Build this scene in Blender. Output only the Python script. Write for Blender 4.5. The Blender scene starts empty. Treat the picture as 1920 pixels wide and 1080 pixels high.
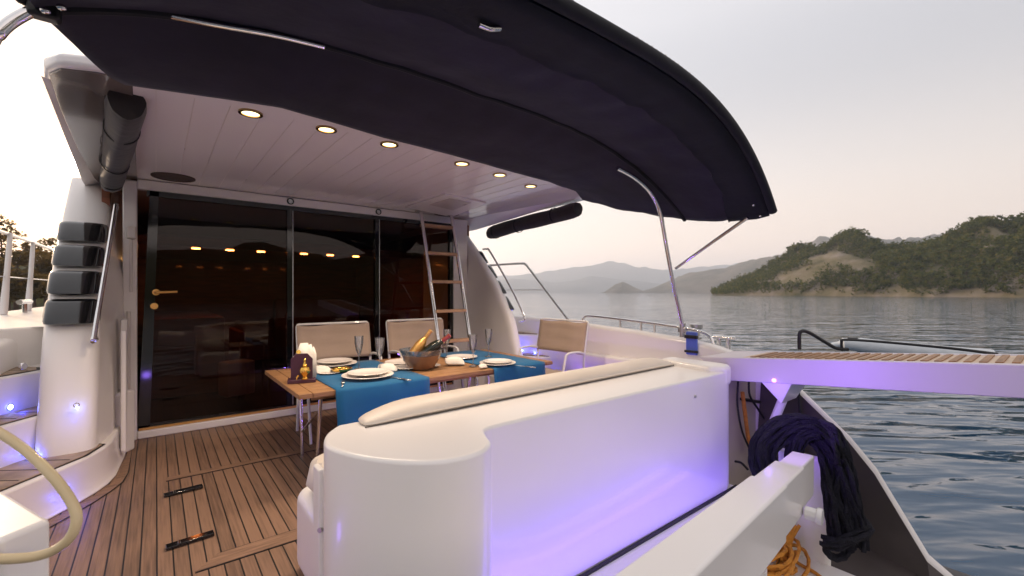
import bpy, bmesh, math, random
from mathutils import Vector, Matrix, noise
random.seed(7)
R = math.radians
scene = bpy.context.scene
COL = scene.collection

# ------------------------------------------------------------------ view model (for turning photo measurements into metres)
F = 833.0; H = 1.2; HY = 548.0; YAW = R(38.7)
FW = Vector((math.sin(YAW), math.cos(YAW), 0)); RT = Vector((math.cos(YAW), -math.sin(YAW), 0))
def ray(px, py): return FW + RT*((px-960)/F) + Vector((0, 0, (HY-py)/F))
def atd(px, py, d): return Vector((0, 0, H)) + ray(px, py)*d
def atZ(px, py, z): r = ray(px, py); return Vector((0, 0, H)) + r*((z-H)/r.z)
def atY(px, py, Y): r = ray(px, py); return Vector((0, 0, H)) + r*(Y/r.y)
def atX(px, py, X): r = ray(px, py); return Vector((0, 0, H)) + r*(X/r.x)
def polar(px, d, z): v = FW*d + RT*((px-960)/F*d); return Vector((v.x, v.y, z))

# ------------------------------------------------------------------ materials
def nt(m): return m.node_tree.nodes, m.node_tree.links
def mat(name, col, rough=.5, metal=0, spec=.5, coat=0, bump=0, bscale=40, var=0, vscale=3, emit=None, es=0, sheen=0, trans=0, ior=1.45, rvar=0, stretch=None):
    m = bpy.data.materials.new(name); m.use_nodes = True
    n, l = nt(m); b = n['Principled BSDF']
    b.inputs['Base Color'].default_value = (*col, 1); b.inputs['Roughness'].default_value = rough
    b.inputs['Metallic'].default_value = metal; b.inputs['Specular IOR Level'].default_value = spec
    b.inputs['Coat Weight'].default_value = coat; b.inputs['Coat Roughness'].default_value = .06 if coat > .25 else .10
    b.inputs['Sheen Weight'].default_value = sheen; b.inputs['Transmission Weight'].default_value = trans
    b.inputs['IOR'].default_value = ior
    if emit: b.inputs['Emission Color'].default_value = (*emit, 1); b.inputs['Emission Strength'].default_value = es
    if bump or var or rvar:
        tc = n.new('ShaderNodeTexCoord'); src = tc.outputs['Object']
        if stretch:
            mp = n.new('ShaderNodeMapping'); mp.inputs['Scale'].default_value = stretch
            l.new(src, mp.inputs['Vector']); src = mp.outputs[0]
    if bump:
        t = n.new('ShaderNodeTexNoise'); t.inputs['Scale'].default_value = bscale; t.inputs['Detail'].default_value = 4
        l.new(src, t.inputs['Vector'])
        bp = n.new('ShaderNodeBump'); bp.inputs['Strength'].default_value = bump; bp.inputs['Distance'].default_value = .01
        l.new(t.outputs['Fac'], bp.inputs['Height']); l.new(bp.outputs[0], b.inputs['Normal'])
    if var:
        t = n.new('ShaderNodeTexNoise'); t.inputs['Scale'].default_value = vscale; t.inputs['Detail'].default_value = 5
        l.new(src, t.inputs['Vector'])
        r = n.new('ShaderNodeValToRGB'); r.color_ramp.elements[0].position = .3; r.color_ramp.elements[1].position = .7
        r.color_ramp.elements[0].color = (*[c*(1-var) for c in col], 1); r.color_ramp.elements[1].color = (*[min(1, c*(1+var)) for c in col], 1)
        l.new(t.outputs['Fac'], r.inputs[0]); l.new(r.outputs[0], b.inputs['Base Color'])
    if rvar:
        t = n.new('ShaderNodeTexNoise'); t.inputs['Scale'].default_value = 6; t.inputs['Detail'].default_value = 6
        l.new(src, t.inputs['Vector'])
        mr = n.new('ShaderNodeMapRange'); mr.inputs['To Min'].default_value = max(.02, rough-rvar); mr.inputs['To Max'].default_value = rough+rvar
        l.new(t.outputs['Fac'], mr.inputs['Value']); l.new(mr.outputs[0], b.inputs['Roughness'])
    return m
M = {}
M['gel'] = mat('gelcoat', (.82, .785, .75), .32, coat=.22, var=.012, vscale=.8, rvar=.02)
M['ceil'] = mat('ceiling_gelcoat', (.88, .84, .83), .15, coat=.4, var=.02, vscale=.9, rvar=.02)
M['wing'] = mat('beige_gelcoat', (.62, .57, .53), .3, coat=.3, var=.05, rvar=.08)
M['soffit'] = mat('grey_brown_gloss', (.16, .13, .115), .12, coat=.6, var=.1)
M['vinyl'] = mat('cream_vinyl', (.68, .60, .51), .42, bump=.12, bscale=160, var=.04, vscale=4)
M['blackgloss'] = mat('black_gloss', (.008, .008, .009), .08, coat=.6)
M['black'] = mat('black_rubber', (.012, .012, .012), .5, bump=.1)
M['steel'] = mat('stainless_steel', (.72, .71, .70), .14, metal=1, rvar=.06)
M['dullsteel'] = mat('worn_steel', (.5, .49, .48), .3, metal=1, var=.2, vscale=20)
M['gold'] = mat('gold_metal', (.85, .52, .12), .2, metal=1, bump=.15, bscale=60)
M['navy'] = mat('navy_canvas', (.014, .011, .024), .85, sheen=.12, bump=.5, bscale=9, var=.25, vscale=5)
M['navydark'] = mat('navy_canvas_hem', (.005, .006, .009), .8, sheen=.05, bump=.5, bscale=12, var=.3, vscale=6)
M['curtain'] = mat('dark_brown_canvas', (.018, .013, .013), .8, sheen=.2, bump=.5, bscale=14, var=.3, vscale=7)
M['teak'] = mat('teak', (.30, .155, .068), .5, bump=.2, bscale=14, var=.28, vscale=7, stretch=(1, 9, 9))
M['teaky'] = mat('teak_lengthwise', (.24, .143, .09), .55, bump=.2, bscale=14, var=.28, vscale=7, stretch=(1, 9, 9))
M['paleteak'] = mat('pale_teak', (.62, .46, .32), .5, bump=.2, bscale=30, var=.12, vscale=9)
M['rungwood'] = mat('pale_rung_wood', (.50, .29, .16), .45, bump=.15, bscale=20, var=.15, vscale=8)
M['piping'] = mat('grey_piping', (.12, .10, .085), .6)
M['gangpaint'] = mat('gangway_paint', (.62, .56, .60), .48, var=.02)
M['brass'] = mat('brass_rim', (.42, .27, .11), .25, metal=1)
M['tread'] = mat('grey_teak', (.34, .25, .175), .6, bump=.25, bscale=16, var=.3, vscale=9)
M['caulk'] = mat('black_caulk', (.01, .009, .008), .6)
M['runner'] = mat('blue_cloth', (.002, .105, .245), .8, sheen=.1, bump=.35, bscale=260, var=.08, vscale=5)
M['sling'] = mat('beige_canvas', (.40, .30, .235), .9, sheen=.1, bump=.35, bscale=240, var=.06, vscale=4)
M['whitetube'] = mat('white_painted_tube', (.72, .70, .68), .3, coat=.3)
M['china'] = mat('white_china', (.80, .75, .70), .18, coat=.3)
M['napkin'] = mat('napkin', (.76, .71, .64), .9, bump=.2, bscale=120)
M['purplebox'] = mat('dark_plum_box', (.05, .012, .03), .35, coat=.2, var=.15)
M['bottle'] = mat('dark_bottle', (.008, .012, .008), .08, coat=.5)
M['foil'] = mat('gold_foil', (.75, .42, .13), .35, metal=.8, bump=.4, bscale=60)
M['redfoil'] = mat('red_foil', (.30, .06, .05), .35, metal=.5)
M['copper'] = mat('brown_bowl', (.22, .105, .055), .2, coat=.5, var=.2, vscale=8)
def clear_glass():
    m = bpy.data.materials.new('clear_glass'); m.use_nodes = True; n, l = nt(m); n.remove(n['Principled BSDF']); o = n['Material Output']
    tr = n.new('ShaderNodeBsdfTransparent'); tr.inputs[0].default_value = (.90, .91, .93, 1); gl = n.new('ShaderNodeBsdfGlossy'); gl.inputs['Roughness'].default_value = .02
    df = n.new('ShaderNodeBsdfDiffuse'); df.inputs[0].default_value = (.8, .8, .85, 1)
    fr = n.new('ShaderNodeFresnel'); fr.inputs[0].default_value = 1.7; m1 = n.new('ShaderNodeMixShader'); m2 = n.new('ShaderNodeMixShader'); m1.inputs[0].default_value = .13
    l.new(tr.outputs[0], m1.inputs[1]); l.new(df.outputs[0], m1.inputs[2]); l.new(fr.outputs[0], m2.inputs[0]); l.new(m1.outputs[0], m2.inputs[1]); l.new(gl.outputs[0], m2.inputs[2]); l.new(m2.outputs[0], o.inputs['Surface'])
    return m
M['glass'] = clear_glass()
M['hose'] = mat('cream_hose', (.60, .47, .27), .4, coat=.2, var=.08, vscale=10)
M['rope'] = mat('navy_rope', (.004, .0038, .010), .9, bump=1, bscale=130, var=.4, vscale=60)
M['orange'] = mat('orange_rope', (.62, .25, .03), .7, bump=.8, bscale=150, var=.2, vscale=40)
M['hull_in'] = mat('grey_brown_hull', (.075, .060, .056), .5, var=.25)
M['platform'] = mat('dark_platform', (.055, .05, .05), .5, var=.3, vscale=4)
M['beigewall'] = mat('beige_bulkhead', (.52, .44, .38), .4, coat=.2, var=.08, vscale=3)
M['socketblue'] = mat('blue_panel', (.10, .16, .55), .35)
M['speaker'] = mat('brown_speaker_grille', (.075, .05, .042), .6, bump=.6, bscale=300)
M['tender'] = mat('pale_grey_inflatable', (.52, .55, .57), .5, var=.06)
M['wood_in'] = mat('saloon_walnut', (.22, .070, .030), .3, coat=.3, bump=.1, var=.35, vscale=3, stretch=(1, 1, 7))
M['in_dark'] = mat('saloon_carpet', (.02, .014, .012), .8)
M['in_seat'] = mat('saloon_upholstery', (.09, .04, .03), .7)
M['in_white'] = mat('saloon_white', (.45, .42, .5), .6)
M['spot'] = mat('warm_lamp', (1, .8, .5), .5, emit=(1.0, .80, .42), es=2.6)
M['spot_in'] = mat('amber_lamp', (1, .6, .2), .5, emit=(1.0, .46, .12), es=62)
M['led'] = mat('blue_led', (.4, .5, 1), .5, emit=(.22, .30, 1.0), es=16)
M['ledv'] = mat('violet_led', (.5, .3, 1), .5, emit=(.30, .10, 1.0), es=.8)
M['ledp'] = mat('pink_led', (1, .5, .6), .5, emit=(1.0, .42, .55), es=1.6)
M['rock'] = mat('rock', (.22, .17, .145), .9, bump=1, bscale=.3, var=.35, vscale=.15)

def deck_mat():
    m = bpy.data.materials.new('teak_deck'); m.use_nodes = True; n, l = nt(m); b = n['Principled BSDF']
    tc = n.new('ShaderNodeTexCoord'); sp = n.new('ShaderNodeSeparateXYZ'); l.new(tc.outputs['Object'], sp.inputs[0])
    dv = n.new('ShaderNodeMath'); dv.operation = 'DIVIDE'; dv.inputs[1].default_value = .058; l.new(sp.outputs['X'], dv.inputs[0])
    fr = n.new('ShaderNodeMath'); fr.operation = 'FRACT'; l.new(dv.outputs[0], fr.inputs[0])
    fl = n.new('ShaderNodeMath'); fl.operation = 'FLOOR'; l.new(dv.outputs[0], fl.inputs[0])
    ln = n.new('ShaderNodeMath'); ln.operation = 'LESS_THAN'; ln.inputs[1].default_value = .105; l.new(fr.outputs[0], ln.inputs[0])
    wn = n.new('ShaderNodeTexWhiteNoise'); wn.noise_dimensions = '1D'; l.new(fl.outputs[0], wn.inputs['W'])
    mp = n.new('ShaderNodeMapping'); mp.inputs['Scale'].default_value = (60, 2.2, 1); l.new(tc.outputs['Object'], mp.inputs[0])
    no = n.new('ShaderNodeTexNoise'); no.inputs['Scale'].default_value = 1.5; no.inputs['Detail'].default_value = 6; l.new(mp.outputs[0], no.inputs['Vector'])
    st = n.new('ShaderNodeTexNoise'); st.inputs['Scale'].default_value = 1.7; st.inputs['Detail'].default_value = 5; l.new(tc.outputs['Object'], st.inputs['Vector'])
    a1 = n.new('ShaderNodeMath'); a1.operation = 'MULTIPLY_ADD'; a1.inputs[1].default_value = .24; l.new(wn.outputs['Value'], a1.inputs[0]); l.new(no.outputs['Fac'], a1.inputs[2])
    a2 = n.new('ShaderNodeMath'); a2.operation = 'MULTIPLY_ADD'; a2.inputs[1].default_value = .6; l.new(st.outputs['Fac'], a2.inputs[0]); l.new(a1.outputs[0], a2.inputs[2])
    rp = n.new('ShaderNodeValToRGB'); e = rp.color_ramp.elements
    e[0].position = .45; e[0].color = (.075, .046, .031, 1); e[1].color = (.265, .158, .100, 1); l.new(a2.outputs[0], rp.inputs[0])
    e[1].position = 1.0
    mx = n.new('ShaderNodeMix'); mx.data_type = 'RGBA'; l.new(ln.outputs[0], mx.inputs['Factor']); l.new(rp.outputs[0], mx.inputs['A']); mx.inputs['B'].default_value = (.008, .007, .006, 1)
    l.new(mx.outputs['Result'], b.inputs['Base Color'])
    b.inputs['Roughness'].default_value = .5
    iv = n.new('ShaderNodeMath'); iv.operation = 'SUBTRACT'; l.new(no.outputs['Fac'], iv.inputs[0]); l.new(ln.outputs[0], iv.inputs[1])
    bp = n.new('ShaderNodeBump'); bp.inputs['Strength'].default_value = .25; bp.inputs['Distance'].default_value = .003; l.new(iv.outputs[0], bp.inputs['Height']); l.new(bp.outputs[0], b.inputs['Normal'])
    return m
M['deck'] = deck_mat()

def door_glass():
    m = bpy.data.materials.new('smoked_glass'); m.use_nodes = True; n, l = nt(m); n.remove(n['Principled BSDF'])
    o = n['Material Output']; tr = n.new('ShaderNodeBsdfTransparent'); tr.inputs[0].default_value = (.28, .15, .11, 1)
    gl = n.new('ShaderNodeBsdfGlossy'); gl.inputs['Roughness'].default_value = .0; gl.inputs[0].default_value = (.95, .88, .85, 1)
    fr = n.new('ShaderNodeFresnel'); fr.inputs[0].default_value = 1.38; mx = n.new('ShaderNodeMixShader')
    l.new(fr.outputs[0], mx.inputs[0]); l.new(tr.outputs[0], mx.inputs[1]); l.new(gl.outputs[0], mx.inputs[2]); l.new(mx.outputs[0], o.inputs['Surface'])
    return m
M['doorglass'] = door_glass()

def leaf_mat(name, c0, c1, c2, sc=.12):
    m = bpy.data.materials.new(name); m.use_nodes = True; n, l = nt(m); b = n['Principled BSDF']
    tc = n.new('ShaderNodeTexCoord'); t = n.new('ShaderNodeTexNoise'); t.inputs['Scale'].default_value = sc; t.inputs['Detail'].default_value = 8; t.inputs['Roughness'].default_value = .7
    l.new(tc.outputs['Object'], t.inputs['Vector'])
    r = n.new('ShaderNodeValToRGB'); e = r.color_ramp.elements; e[0].position = .32; e[0].color = (*c0, 1); e[1].position = .68; e[1].color = (*c2, 1)
    q = e.new(.5); q.color = (*c1, 1); l.new(t.outputs['Fac'], r.inputs[0]); l.new(r.outputs[0], b.inputs['Base Color'])
    b.inputs['Roughness'].default_value = .8; b.inputs['Specular IOR Level'].default_value = .2
    tl = n.new('ShaderNodeBsdfTranslucent'); l.new(r.outputs[0], tl.inputs[0]); mx = n.new('ShaderNodeMixShader'); mx.inputs[0].default_value = .55
    l.new(b.outputs[0], mx.inputs[1]); l.new(tl.outputs[0], mx.inputs[2]); l.new(mx.outputs[0], n['Material Output'].inputs['Surface'])
    return m
M['leaf'] = leaf_mat('hillside_leaves', (.014, .022, .006), (.075, .095, .018), (.22, .18, .045), .32)
M['pine'] = leaf_mat('pine_needles', (.03, .026, .007), (.16, .10, .022), (.40, .21, .045), .35)  # orange tones put the golden backlit glow into the needle colour
M['bark'] = mat('bark', (.09, .055, .035), .9, bump=1, bscale=8, var=.3)

def terrain_mat(name, cols, sc, rough=.95):
    m = bpy.data.materials.new(name); m.use_nodes = True; n, l = nt(m); b = n['Principled BSDF']
    tc = n.new('ShaderNodeTexCoord'); t = n.new('ShaderNodeTexNoise'); t.inputs['Scale'].default_value = sc; t.inputs['Detail'].default_value = 10; t.inputs['Roughness'].default_value = .65
    l.new(tc.outputs['Object'], t.inputs['Vector']); r = n.new('ShaderNodeValToRGB'); e = r.color_ramp.elements
    e[0].position = .3; e[0].color = (*cols[0], 1); e[1].position = .7; e[1].color = (*cols[-1], 1)
    for i, c in enumerate(cols[1:-1]): q = e.new(.3+.4*(i+1)/(len(cols)-1)); q.color = (*c, 1)
    l.new(t.outputs['Fac'], r.inputs[0]); l.new(r.outputs[0], b.inputs['Base Color']); b.inputs['Roughness'].default_value = rough; b.inputs['Specular IOR Level'].default_value = .1
    bp = n.new('ShaderNodeBump'); bp.inputs['Strength'].default_value = .8; bp.inputs['Distance'].default_value = .5/sc*.1; l.new(t.outputs['Fac'], bp.inputs['Height']); l.new(bp.outputs[0], b.inputs['Normal'])
    return m
M['hillsoil'] = terrain_mat('rocky_scrub', [(.07, .07, .03), (.16, .135, .085), (.25, .21, .19)], .06)
M['scrub'] = terrain_mat('dark_scrub', [(.03, .04, .018), (.10, .085, .055), (.16, .13, .10)], .012)
M['mount'] = terrain_mat('mountain_forest', [(.05, .07, .06), (.09, .10, .09), (.14, .14, .13)], .002)
M['shore'] = terrain_mat('dark_undergrowth', [(.018, .022, .008), (.045, .045, .015), (.085, .07, .025)], .3)

def water_mat():
    m = bpy.data.materials.new('sea_water'); m.use_nodes = True; n, l = nt(m); b = n['Principled BSDF']
    b.inputs['Base Color'].default_value = (.0006, .040, .095, 1); b.inputs['Roughness'].default_value = .03; b.inputs['IOR'].default_value = 1.66
    tc = n.new('ShaderNodeTexCoord'); cb = n.new('ShaderNodeCombineXYZ')
    for ax, v in (('X', RT*.42), ('Y', FW*1.25)):
        q = n.new('ShaderNodeVectorMath'); q.operation = 'DOT_PRODUCT'; q.inputs[1].default_value = v; l.new(tc.outputs['Object'], q.inputs[0]); l.new(q.outputs['Value'], cb.inputs[ax])
    mp = cb
    hs = []
    for sc, dt, amp in ((.5, 1.0, .85), (1.5, 1.4, .48), (4.6, 1.5, .07)):
        t = n.new('ShaderNodeTexNoise'); t.inputs['Scale'].default_value = sc; t.inputs['Detail'].default_value = dt; t.inputs['Roughness'].default_value = .5; t.inputs['Distortion'].default_value = .3
        l.new(mp.outputs[0], t.inputs['Vector']); q = n.new('ShaderNodeMath'); q.operation = 'MULTIPLY'; q.inputs[1].default_value = amp; l.new(t.outputs['Fac'], q.inputs[0]); hs.append(q)
    a1 = n.new('ShaderNodeMath'); a1.operation = 'ADD'; l.new(hs[0].outputs[0], a1.inputs[0]); l.new(hs[1].outputs[0], a1.inputs[1])
    a2 = n.new('ShaderNodeMath'); a2.operation = 'ADD'; l.new(a1.outputs[0], a2.inputs[0]); l.new(hs[2].outputs[0], a2.inputs[1])
    # calm slick beyond a wind line running up the bay, ruffled water on the hill side of it
    A = polar(1120, 22, 0); B = polar(1420, 200, 0); d = (B-A).normalized(); nrm = Vector((-d.y, d.x, 0))
    dt = n.new('ShaderNodeVectorMath'); dt.operation = 'DOT_PRODUCT'; dt.inputs[1].default_value = nrm; l.new(tc.outputs['Object'], dt.inputs[0])
    wv = n.new('ShaderNodeTexNoise'); wv.inputs['Scale'].default_value = .03; wv.inputs['Detail'].default_value = 3; l.new(tc.outputs['Object'], wv.inputs['Vector'])
    w2 = n.new('ShaderNodeMath'); w2.operation = 'MULTIPLY_ADD'; w2.inputs[1].default_value = 40; l.new(wv.outputs['Fac'], w2.inputs[0]); l.new(dt.outputs['Value'], w2.inputs[2])
    mr = n.new('ShaderNodeMapRange'); off = A.dot(nrm)+20; mr.inputs['From Min'].default_value = off-14; mr.inputs['From Max'].default_value = off+22; mr.inputs['To Min'].default_value = .27; mr.inputs['To Max'].default_value = .065
    l.new(w2.outputs[0], mr.inputs['Value'])
    bp = n.new('ShaderNodeBump'); bp.inputs['Strength'].default_value = 1
    l.new(mr.outputs[0], bp.inputs['Distance']); l.new(a2.outputs[0], bp.inputs['Height']); l.new(bp.outputs[0], b.inputs['Normal'])
    return m
M['water'] = water_mat()

# ------------------------------------------------------------------ mesh builder
class MB:
    def __init__(s): s.bm = bmesh.new()
    def grid(s, rows, closed=False, caps=False):
        vs = [[s.bm.verts.new(p) for p in r] for r in rows]; n = len(rows[0])
        for i in range(len(vs)-1):
            for j in range(n if closed else n-1):
                k = (j+1) % n
                try: s.bm.faces.new((vs[i][j], vs[i][k], vs[i+1][k], vs[i+1][j]))
                except ValueError: pass
        if caps:
            for r in (vs[0][::-1], vs[-1]):
                try: s.bm.faces.new(r)
                except ValueError: pass
        return s
    def tube(s, pts, r, n=10, caps=True, smooth=0, lay=0):
        pts = [Vector(p) for p in pts]
        if smooth: pts = spline(pts, smooth)
        rows = []; up = None; rr = r if isinstance(r, (list, tuple)) else None
        for i, p in enumerate(pts):
            t = (pts[min(i+1, len(pts)-1)] - pts[max(i-1, 0)]).normalized()
            if up is None: up = Vector((0, 0, 1)) if abs(t.z) < .9 else Vector((1, 0, 0))
            a = t.cross(up)
            if a.length < 1e-5: a = t.orthogonal()
            a.normalize(); up = a.cross(t).normalized()
            q = rr[min(len(rr)-1, int(i*len(rr)/len(pts)))] if rr else r
            rows.append([p + (a*math.cos(2*math.pi*k/n) + up*math.sin(2*math.pi*k/n))*q*(1+.22*math.cos(3*2*math.pi*k/n+lay*i) if lay else 1) for k in range(n)])
        return s.grid(rows, True, caps)
    def box(s, c, sz, rz=0, mx=None):
        m = Matrix.Translation(c) @ Matrix.Rotation(rz, 4, 'Z') if mx is None else mx
        x, y, z = [q/2 for q in sz]
        v = [s.bm.verts.new(m @ Vector(p)) for p in ((-x, -y, -z), (x, -y, -z), (x, y, -z), (-x, y, -z), (-x, -y, z), (x, -y, z), (x, y, z), (-x, y, z))]
        for f in ((0, 3, 2, 1), (4, 5, 6, 7), (0, 1, 5, 4), (1, 2, 6, 5), (2, 3, 7, 6), (3, 0, 4, 7)): s.bm.faces.new([v[i] for i in f])
        return s
    def prism(s, poly, z0, z1):
        if sum(a[0]*b[1]-b[0]*a[1] for a, b in zip(poly, poly[1:]+poly[:1])) < 0: poly = poly[::-1]
        f = lambda z, p: z(p) if callable(z) else z
        a = [s.bm.verts.new((p[0], p[1], f(z0, p))) for p in poly]; b = [s.bm.verts.new((p[0], p[1], f(z1, p))) for p in poly]
        s.bm.faces.new(a[::-1]); s.bm.faces.new(b); n = len(poly)
        for i in range(n): s.bm.faces.new((a[i], a[(i+1) % n], b[(i+1) % n], b[i]))
        return s
    def lathe(s, prof, c=(0, 0, 0), n=28, mx=None):
        c = Vector(c); rows = []
        for r, z in prof:
            ring = [Vector((max(r, 1e-4)*math.cos(2*math.pi*k/n), max(r, 1e-4)*math.sin(2*math.pi*k/n), z)) for k in range(n)]
            rows.append([(mx @ p) if mx else c+p for p in ring])
        return s.grid(rows, True, False)
    def ball(s, c, r, n=12, sc=(1, 1, 1)):
        c = Vector(c); rows = []
        for i in range(n+1):
            th = math.pi*i/n
            rows.append([c + Vector((max(math.sin(th), 1e-3)*math.cos(2*math.pi*k/(2*n))*r*sc[0], max(math.sin(th), 1e-3)*math.sin(2*math.pi*k/(2*n))*r*sc[1], -math.cos(th)*r*sc[2])) for k in range(2*n)])
        return s.grid(rows, True, False)
    def disc(s, c, r, nrm, n=20, r2=None, th=.004):
        nrm = Vector(nrm).normalized(); a = nrm.orthogonal().normalized(); b = nrm.cross(a); c = Vector(c)
        mk = lambda rr, h: [c + nrm*h + (a*math.cos(2*math.pi*k/n) + b*math.sin(2*math.pi*k/n))*rr for k in range(n)]
        if r2: s.grid([mk(r2, 0), mk(r2, th), mk(r, th), mk(r, 0)], True, False)
        else: s.grid([mk(r, 0), mk(r, th)], True, True)
        return s
    def build(s, name, m, parent=None, local=False, bevel=0, seg=3, sub=0, solid=0, angle=38, smooth=True):
        bmesh.ops.recalc_face_normals(s.bm, faces=s.bm.faces) if not solid else None
        if smooth:
            for f in s.bm.faces: f.smooth = True
            for e in s.bm.edges:
                if len(e.link_faces) == 2 and e.calc_face_angle(0) > R(angle): e.smooth = False
        me = bpy.data.meshes.new(name); s.bm.to_mesh(me); s.bm.free(); me.materials.append(m)
        o = bpy.data.objects.new(name, me); COL.objects.link(o); adopt(o, parent, local)
        if solid: q = o.modifiers.new('s', 'SOLIDIFY'); q.thickness = solid; q.offset = 0
        if bevel: q = o.modifiers.new('b', 'BEVEL'); q.width = bevel; q.segments = seg; q.limit_method = 'ANGLE'; q.angle_limit = R(32); q.harden_normals = True
        if sub: q = o.modifiers.new('u', 'SUBSURF'); q.levels = sub; q.render_levels = sub
        return o
def spline(p, k):
    out = []; n = len(p)
    for i in range(n-1):
        a, b, c, d = p[max(i-1, 0)], p[i], p[i+1], p[min(i+2, n-1)]
        for j in range(k):
            t = j/k; out.append(.5*((2*b) + (c-a)*t + (2*a-5*b+4*c-d)*t*t + (3*b-a-3*c+d)*t*t*t))
    return out + [p[-1]]
BASE = {}
def adopt(o, parent, local=False):
    if parent is None: return
    o.parent = parent
    if not local and parent.name in BASE: o.matrix_parent_inverse = BASE[parent.name].inverted()
def tag(o, label, cat=None, group=None, kind=None):
    if label: o['label'] = label
    if cat: o['category'] = cat
    if group: o['group'] = group
    if kind: o['kind'] = kind
    return o
def thing(name, label, cat, loc=(0, 0, 0), rz=0, group=None):
    o = bpy.data.objects.new(name, None); COL.objects.link(o); o.location = loc; o.rotation_euler = (0, 0, rz); o.empty_display_size = .1
    BASE[o.name] = Matrix.Translation(loc) @ Matrix.Rotation(rz, 4, 'Z')
    return tag(o, label, cat, group)
def dup(root, loc, rz, label, sc=None):
    r = root.copy(); COL.objects.link(r); r.location = loc; r.rotation_euler = (0, 0, rz); r['label'] = label
    if sc: r.scale = sc
    for ch in list(root.children):
        c = ch.copy(); COL.objects.link(c); c.parent = r
        for g in ch.children: d = g.copy(); COL.objects.link(d); d.parent = c
    return r
def lamp(name, kind, loc, energy, col, **k):
    l = bpy.data.lights.new(name, kind); l.energy = energy; l.color = col
    for a, b in k.items():
        if a not in ('aim',): setattr(l, a, b)
    o = bpy.data.objects.new(name, l); COL.objects.link(o); o.location = loc
    if 'aim' in k: o.rotation_euler = Vector(k['aim']).to_track_quat('-Z', 'Y').to_euler()
    return o
def ZW(): return -1.0
MIR = lambda p: (2.86-p[0],) + tuple(p[1:])

# ================================================================== SETTING
# sea
mb = MB(); S = 40000
mb.grid([[(-S, -S, -1.0), (S, -S, -1.0)], [(-S, S, -1.0), (S, S, -1.0)]])
tag(mb.build('sea_water', M['water'], smooth=False), 'calm rippled sea around the yacht', 'water', kind='structure')

def interp(tab, x):
    if x <= tab[0][0]: return tab[0][1]
    for (a, b), (c, d) in zip(tab, tab[1:]):
        if x <= c: return b + (d-b)*(x-a)/(c-a)
    return tab[-1][1]
def ridge(name, m, sky, shore_d, depth_k, label, x0, x1, step, rough=.25, nz=9, seed=0, kind='structure', cat='hills', lump=1.0):
    """terrain whose skyline heights were measured in the photo; sky: (px, py) table, shore_d: (px, distance) table"""
    mb = MB(); rows = []; x = x0
    while x <= x1:
        ds = interp(shore_d, x); Hh = max(0, (HY-interp(sky, x))/F)
        row = []
        for i in range(nz*2):
            w = i/nz
            d = ds*(1+depth_k*w); top = Hh*ds*(1+depth_k)+2.2
            prof = math.sin(min(w, 1)*math.pi/2)**.85 if w <= 1 else math.cos((w-1)*math.pi/2.2)
            p = polar(x, d, 0); nn = noise.fractal(Vector((p.x, p.y, seed))*(3.2/(ds*depth_k+8)), .9, 2.1, 7)
            z = top*prof*(1+rough*nn*(.35+.65*w if w < 1 else 1)*lump) - 1.4*(1 if i else 1.6)
            row.append((p.x, p.y, z))
        rows.append(row); x += step
    mb.grid(rows)
    o = mb.build(name, m, angle=80)
    return tag(o, label, cat, kind=kind), rows
ridge('distant_mountains', M['mount'], [(700, 530), (850, 524), (915, 520), (1000, 513), (1045, 505), (1100, 500), (1140, 491), (1160, 493), (1200, 502), (1260, 508), (1320, 500), (1400, 494), (1600, 500), (2100, 500)], [(700, 5000), (2100, 5000)], .12, 'pale blue mountain range far across the bay', 640, 2100, 10, .12, seed=3)
ridge('far_hills', M['mount'], [(700, 536), (880, 528), (960, 522), (1040, 530), (1110, 519), (1180, 526), (1240, 533), (1300, 530), (1500, 530), (2000, 530)], [(700, 3500), (2000, 3500)], .3, 'hazy lower hills in front of the pale mountains', 680, 1900, 8, .12, seed=9)
ridge('headland', M['scrub'], [(1132, 549), (1142, 541), (1153, 533), (1166, 529.5), (1180, 534), (1195, 541), (1212, 548)], [(1130, 1900), (1215, 1900)], .1, 'small brown conical headland on the water', 1128, 1216, 3, .15, seed=4)
ridge('wooded_hill', M['scrub'], [(1195, 548), (1225, 540), (1262, 524), (1300, 512), (1350, 506), (1400, 492), (1450, 480), (1500, 467), (1560, 452), (1640, 450), (1900, 440)], [(1190, 1900), (1500, 1500), (1900, 1300)], .25, 'grey green hill sloping down to the bay', 1192, 1900, 5, .16, seed=5)
SKY = [(1340, 549), (1362, 541), (1400, 524), (1450, 500), (1490, 482), (1530, 472), (1570, 464), (1610, 464), (1650, 470), (1700, 468), (1745, 466), (1790, 455), (1830, 444), (1870, 435), (1908, 425), (2000, 408), (2200, 392), (2500, 400)]
SHO = [(1340, 330), (1450, 290), (1600, 250), (1750, 215), (1908, 190), (2200, 150), (2500, 120)]
near, rows = ridge('rocky_hillside', M['hillsoil'], SKY, SHO, .32, 'rocky hillside beneath the woods across the water', 1336, 2460, 4, .27, nz=18, seed=1)

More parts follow.
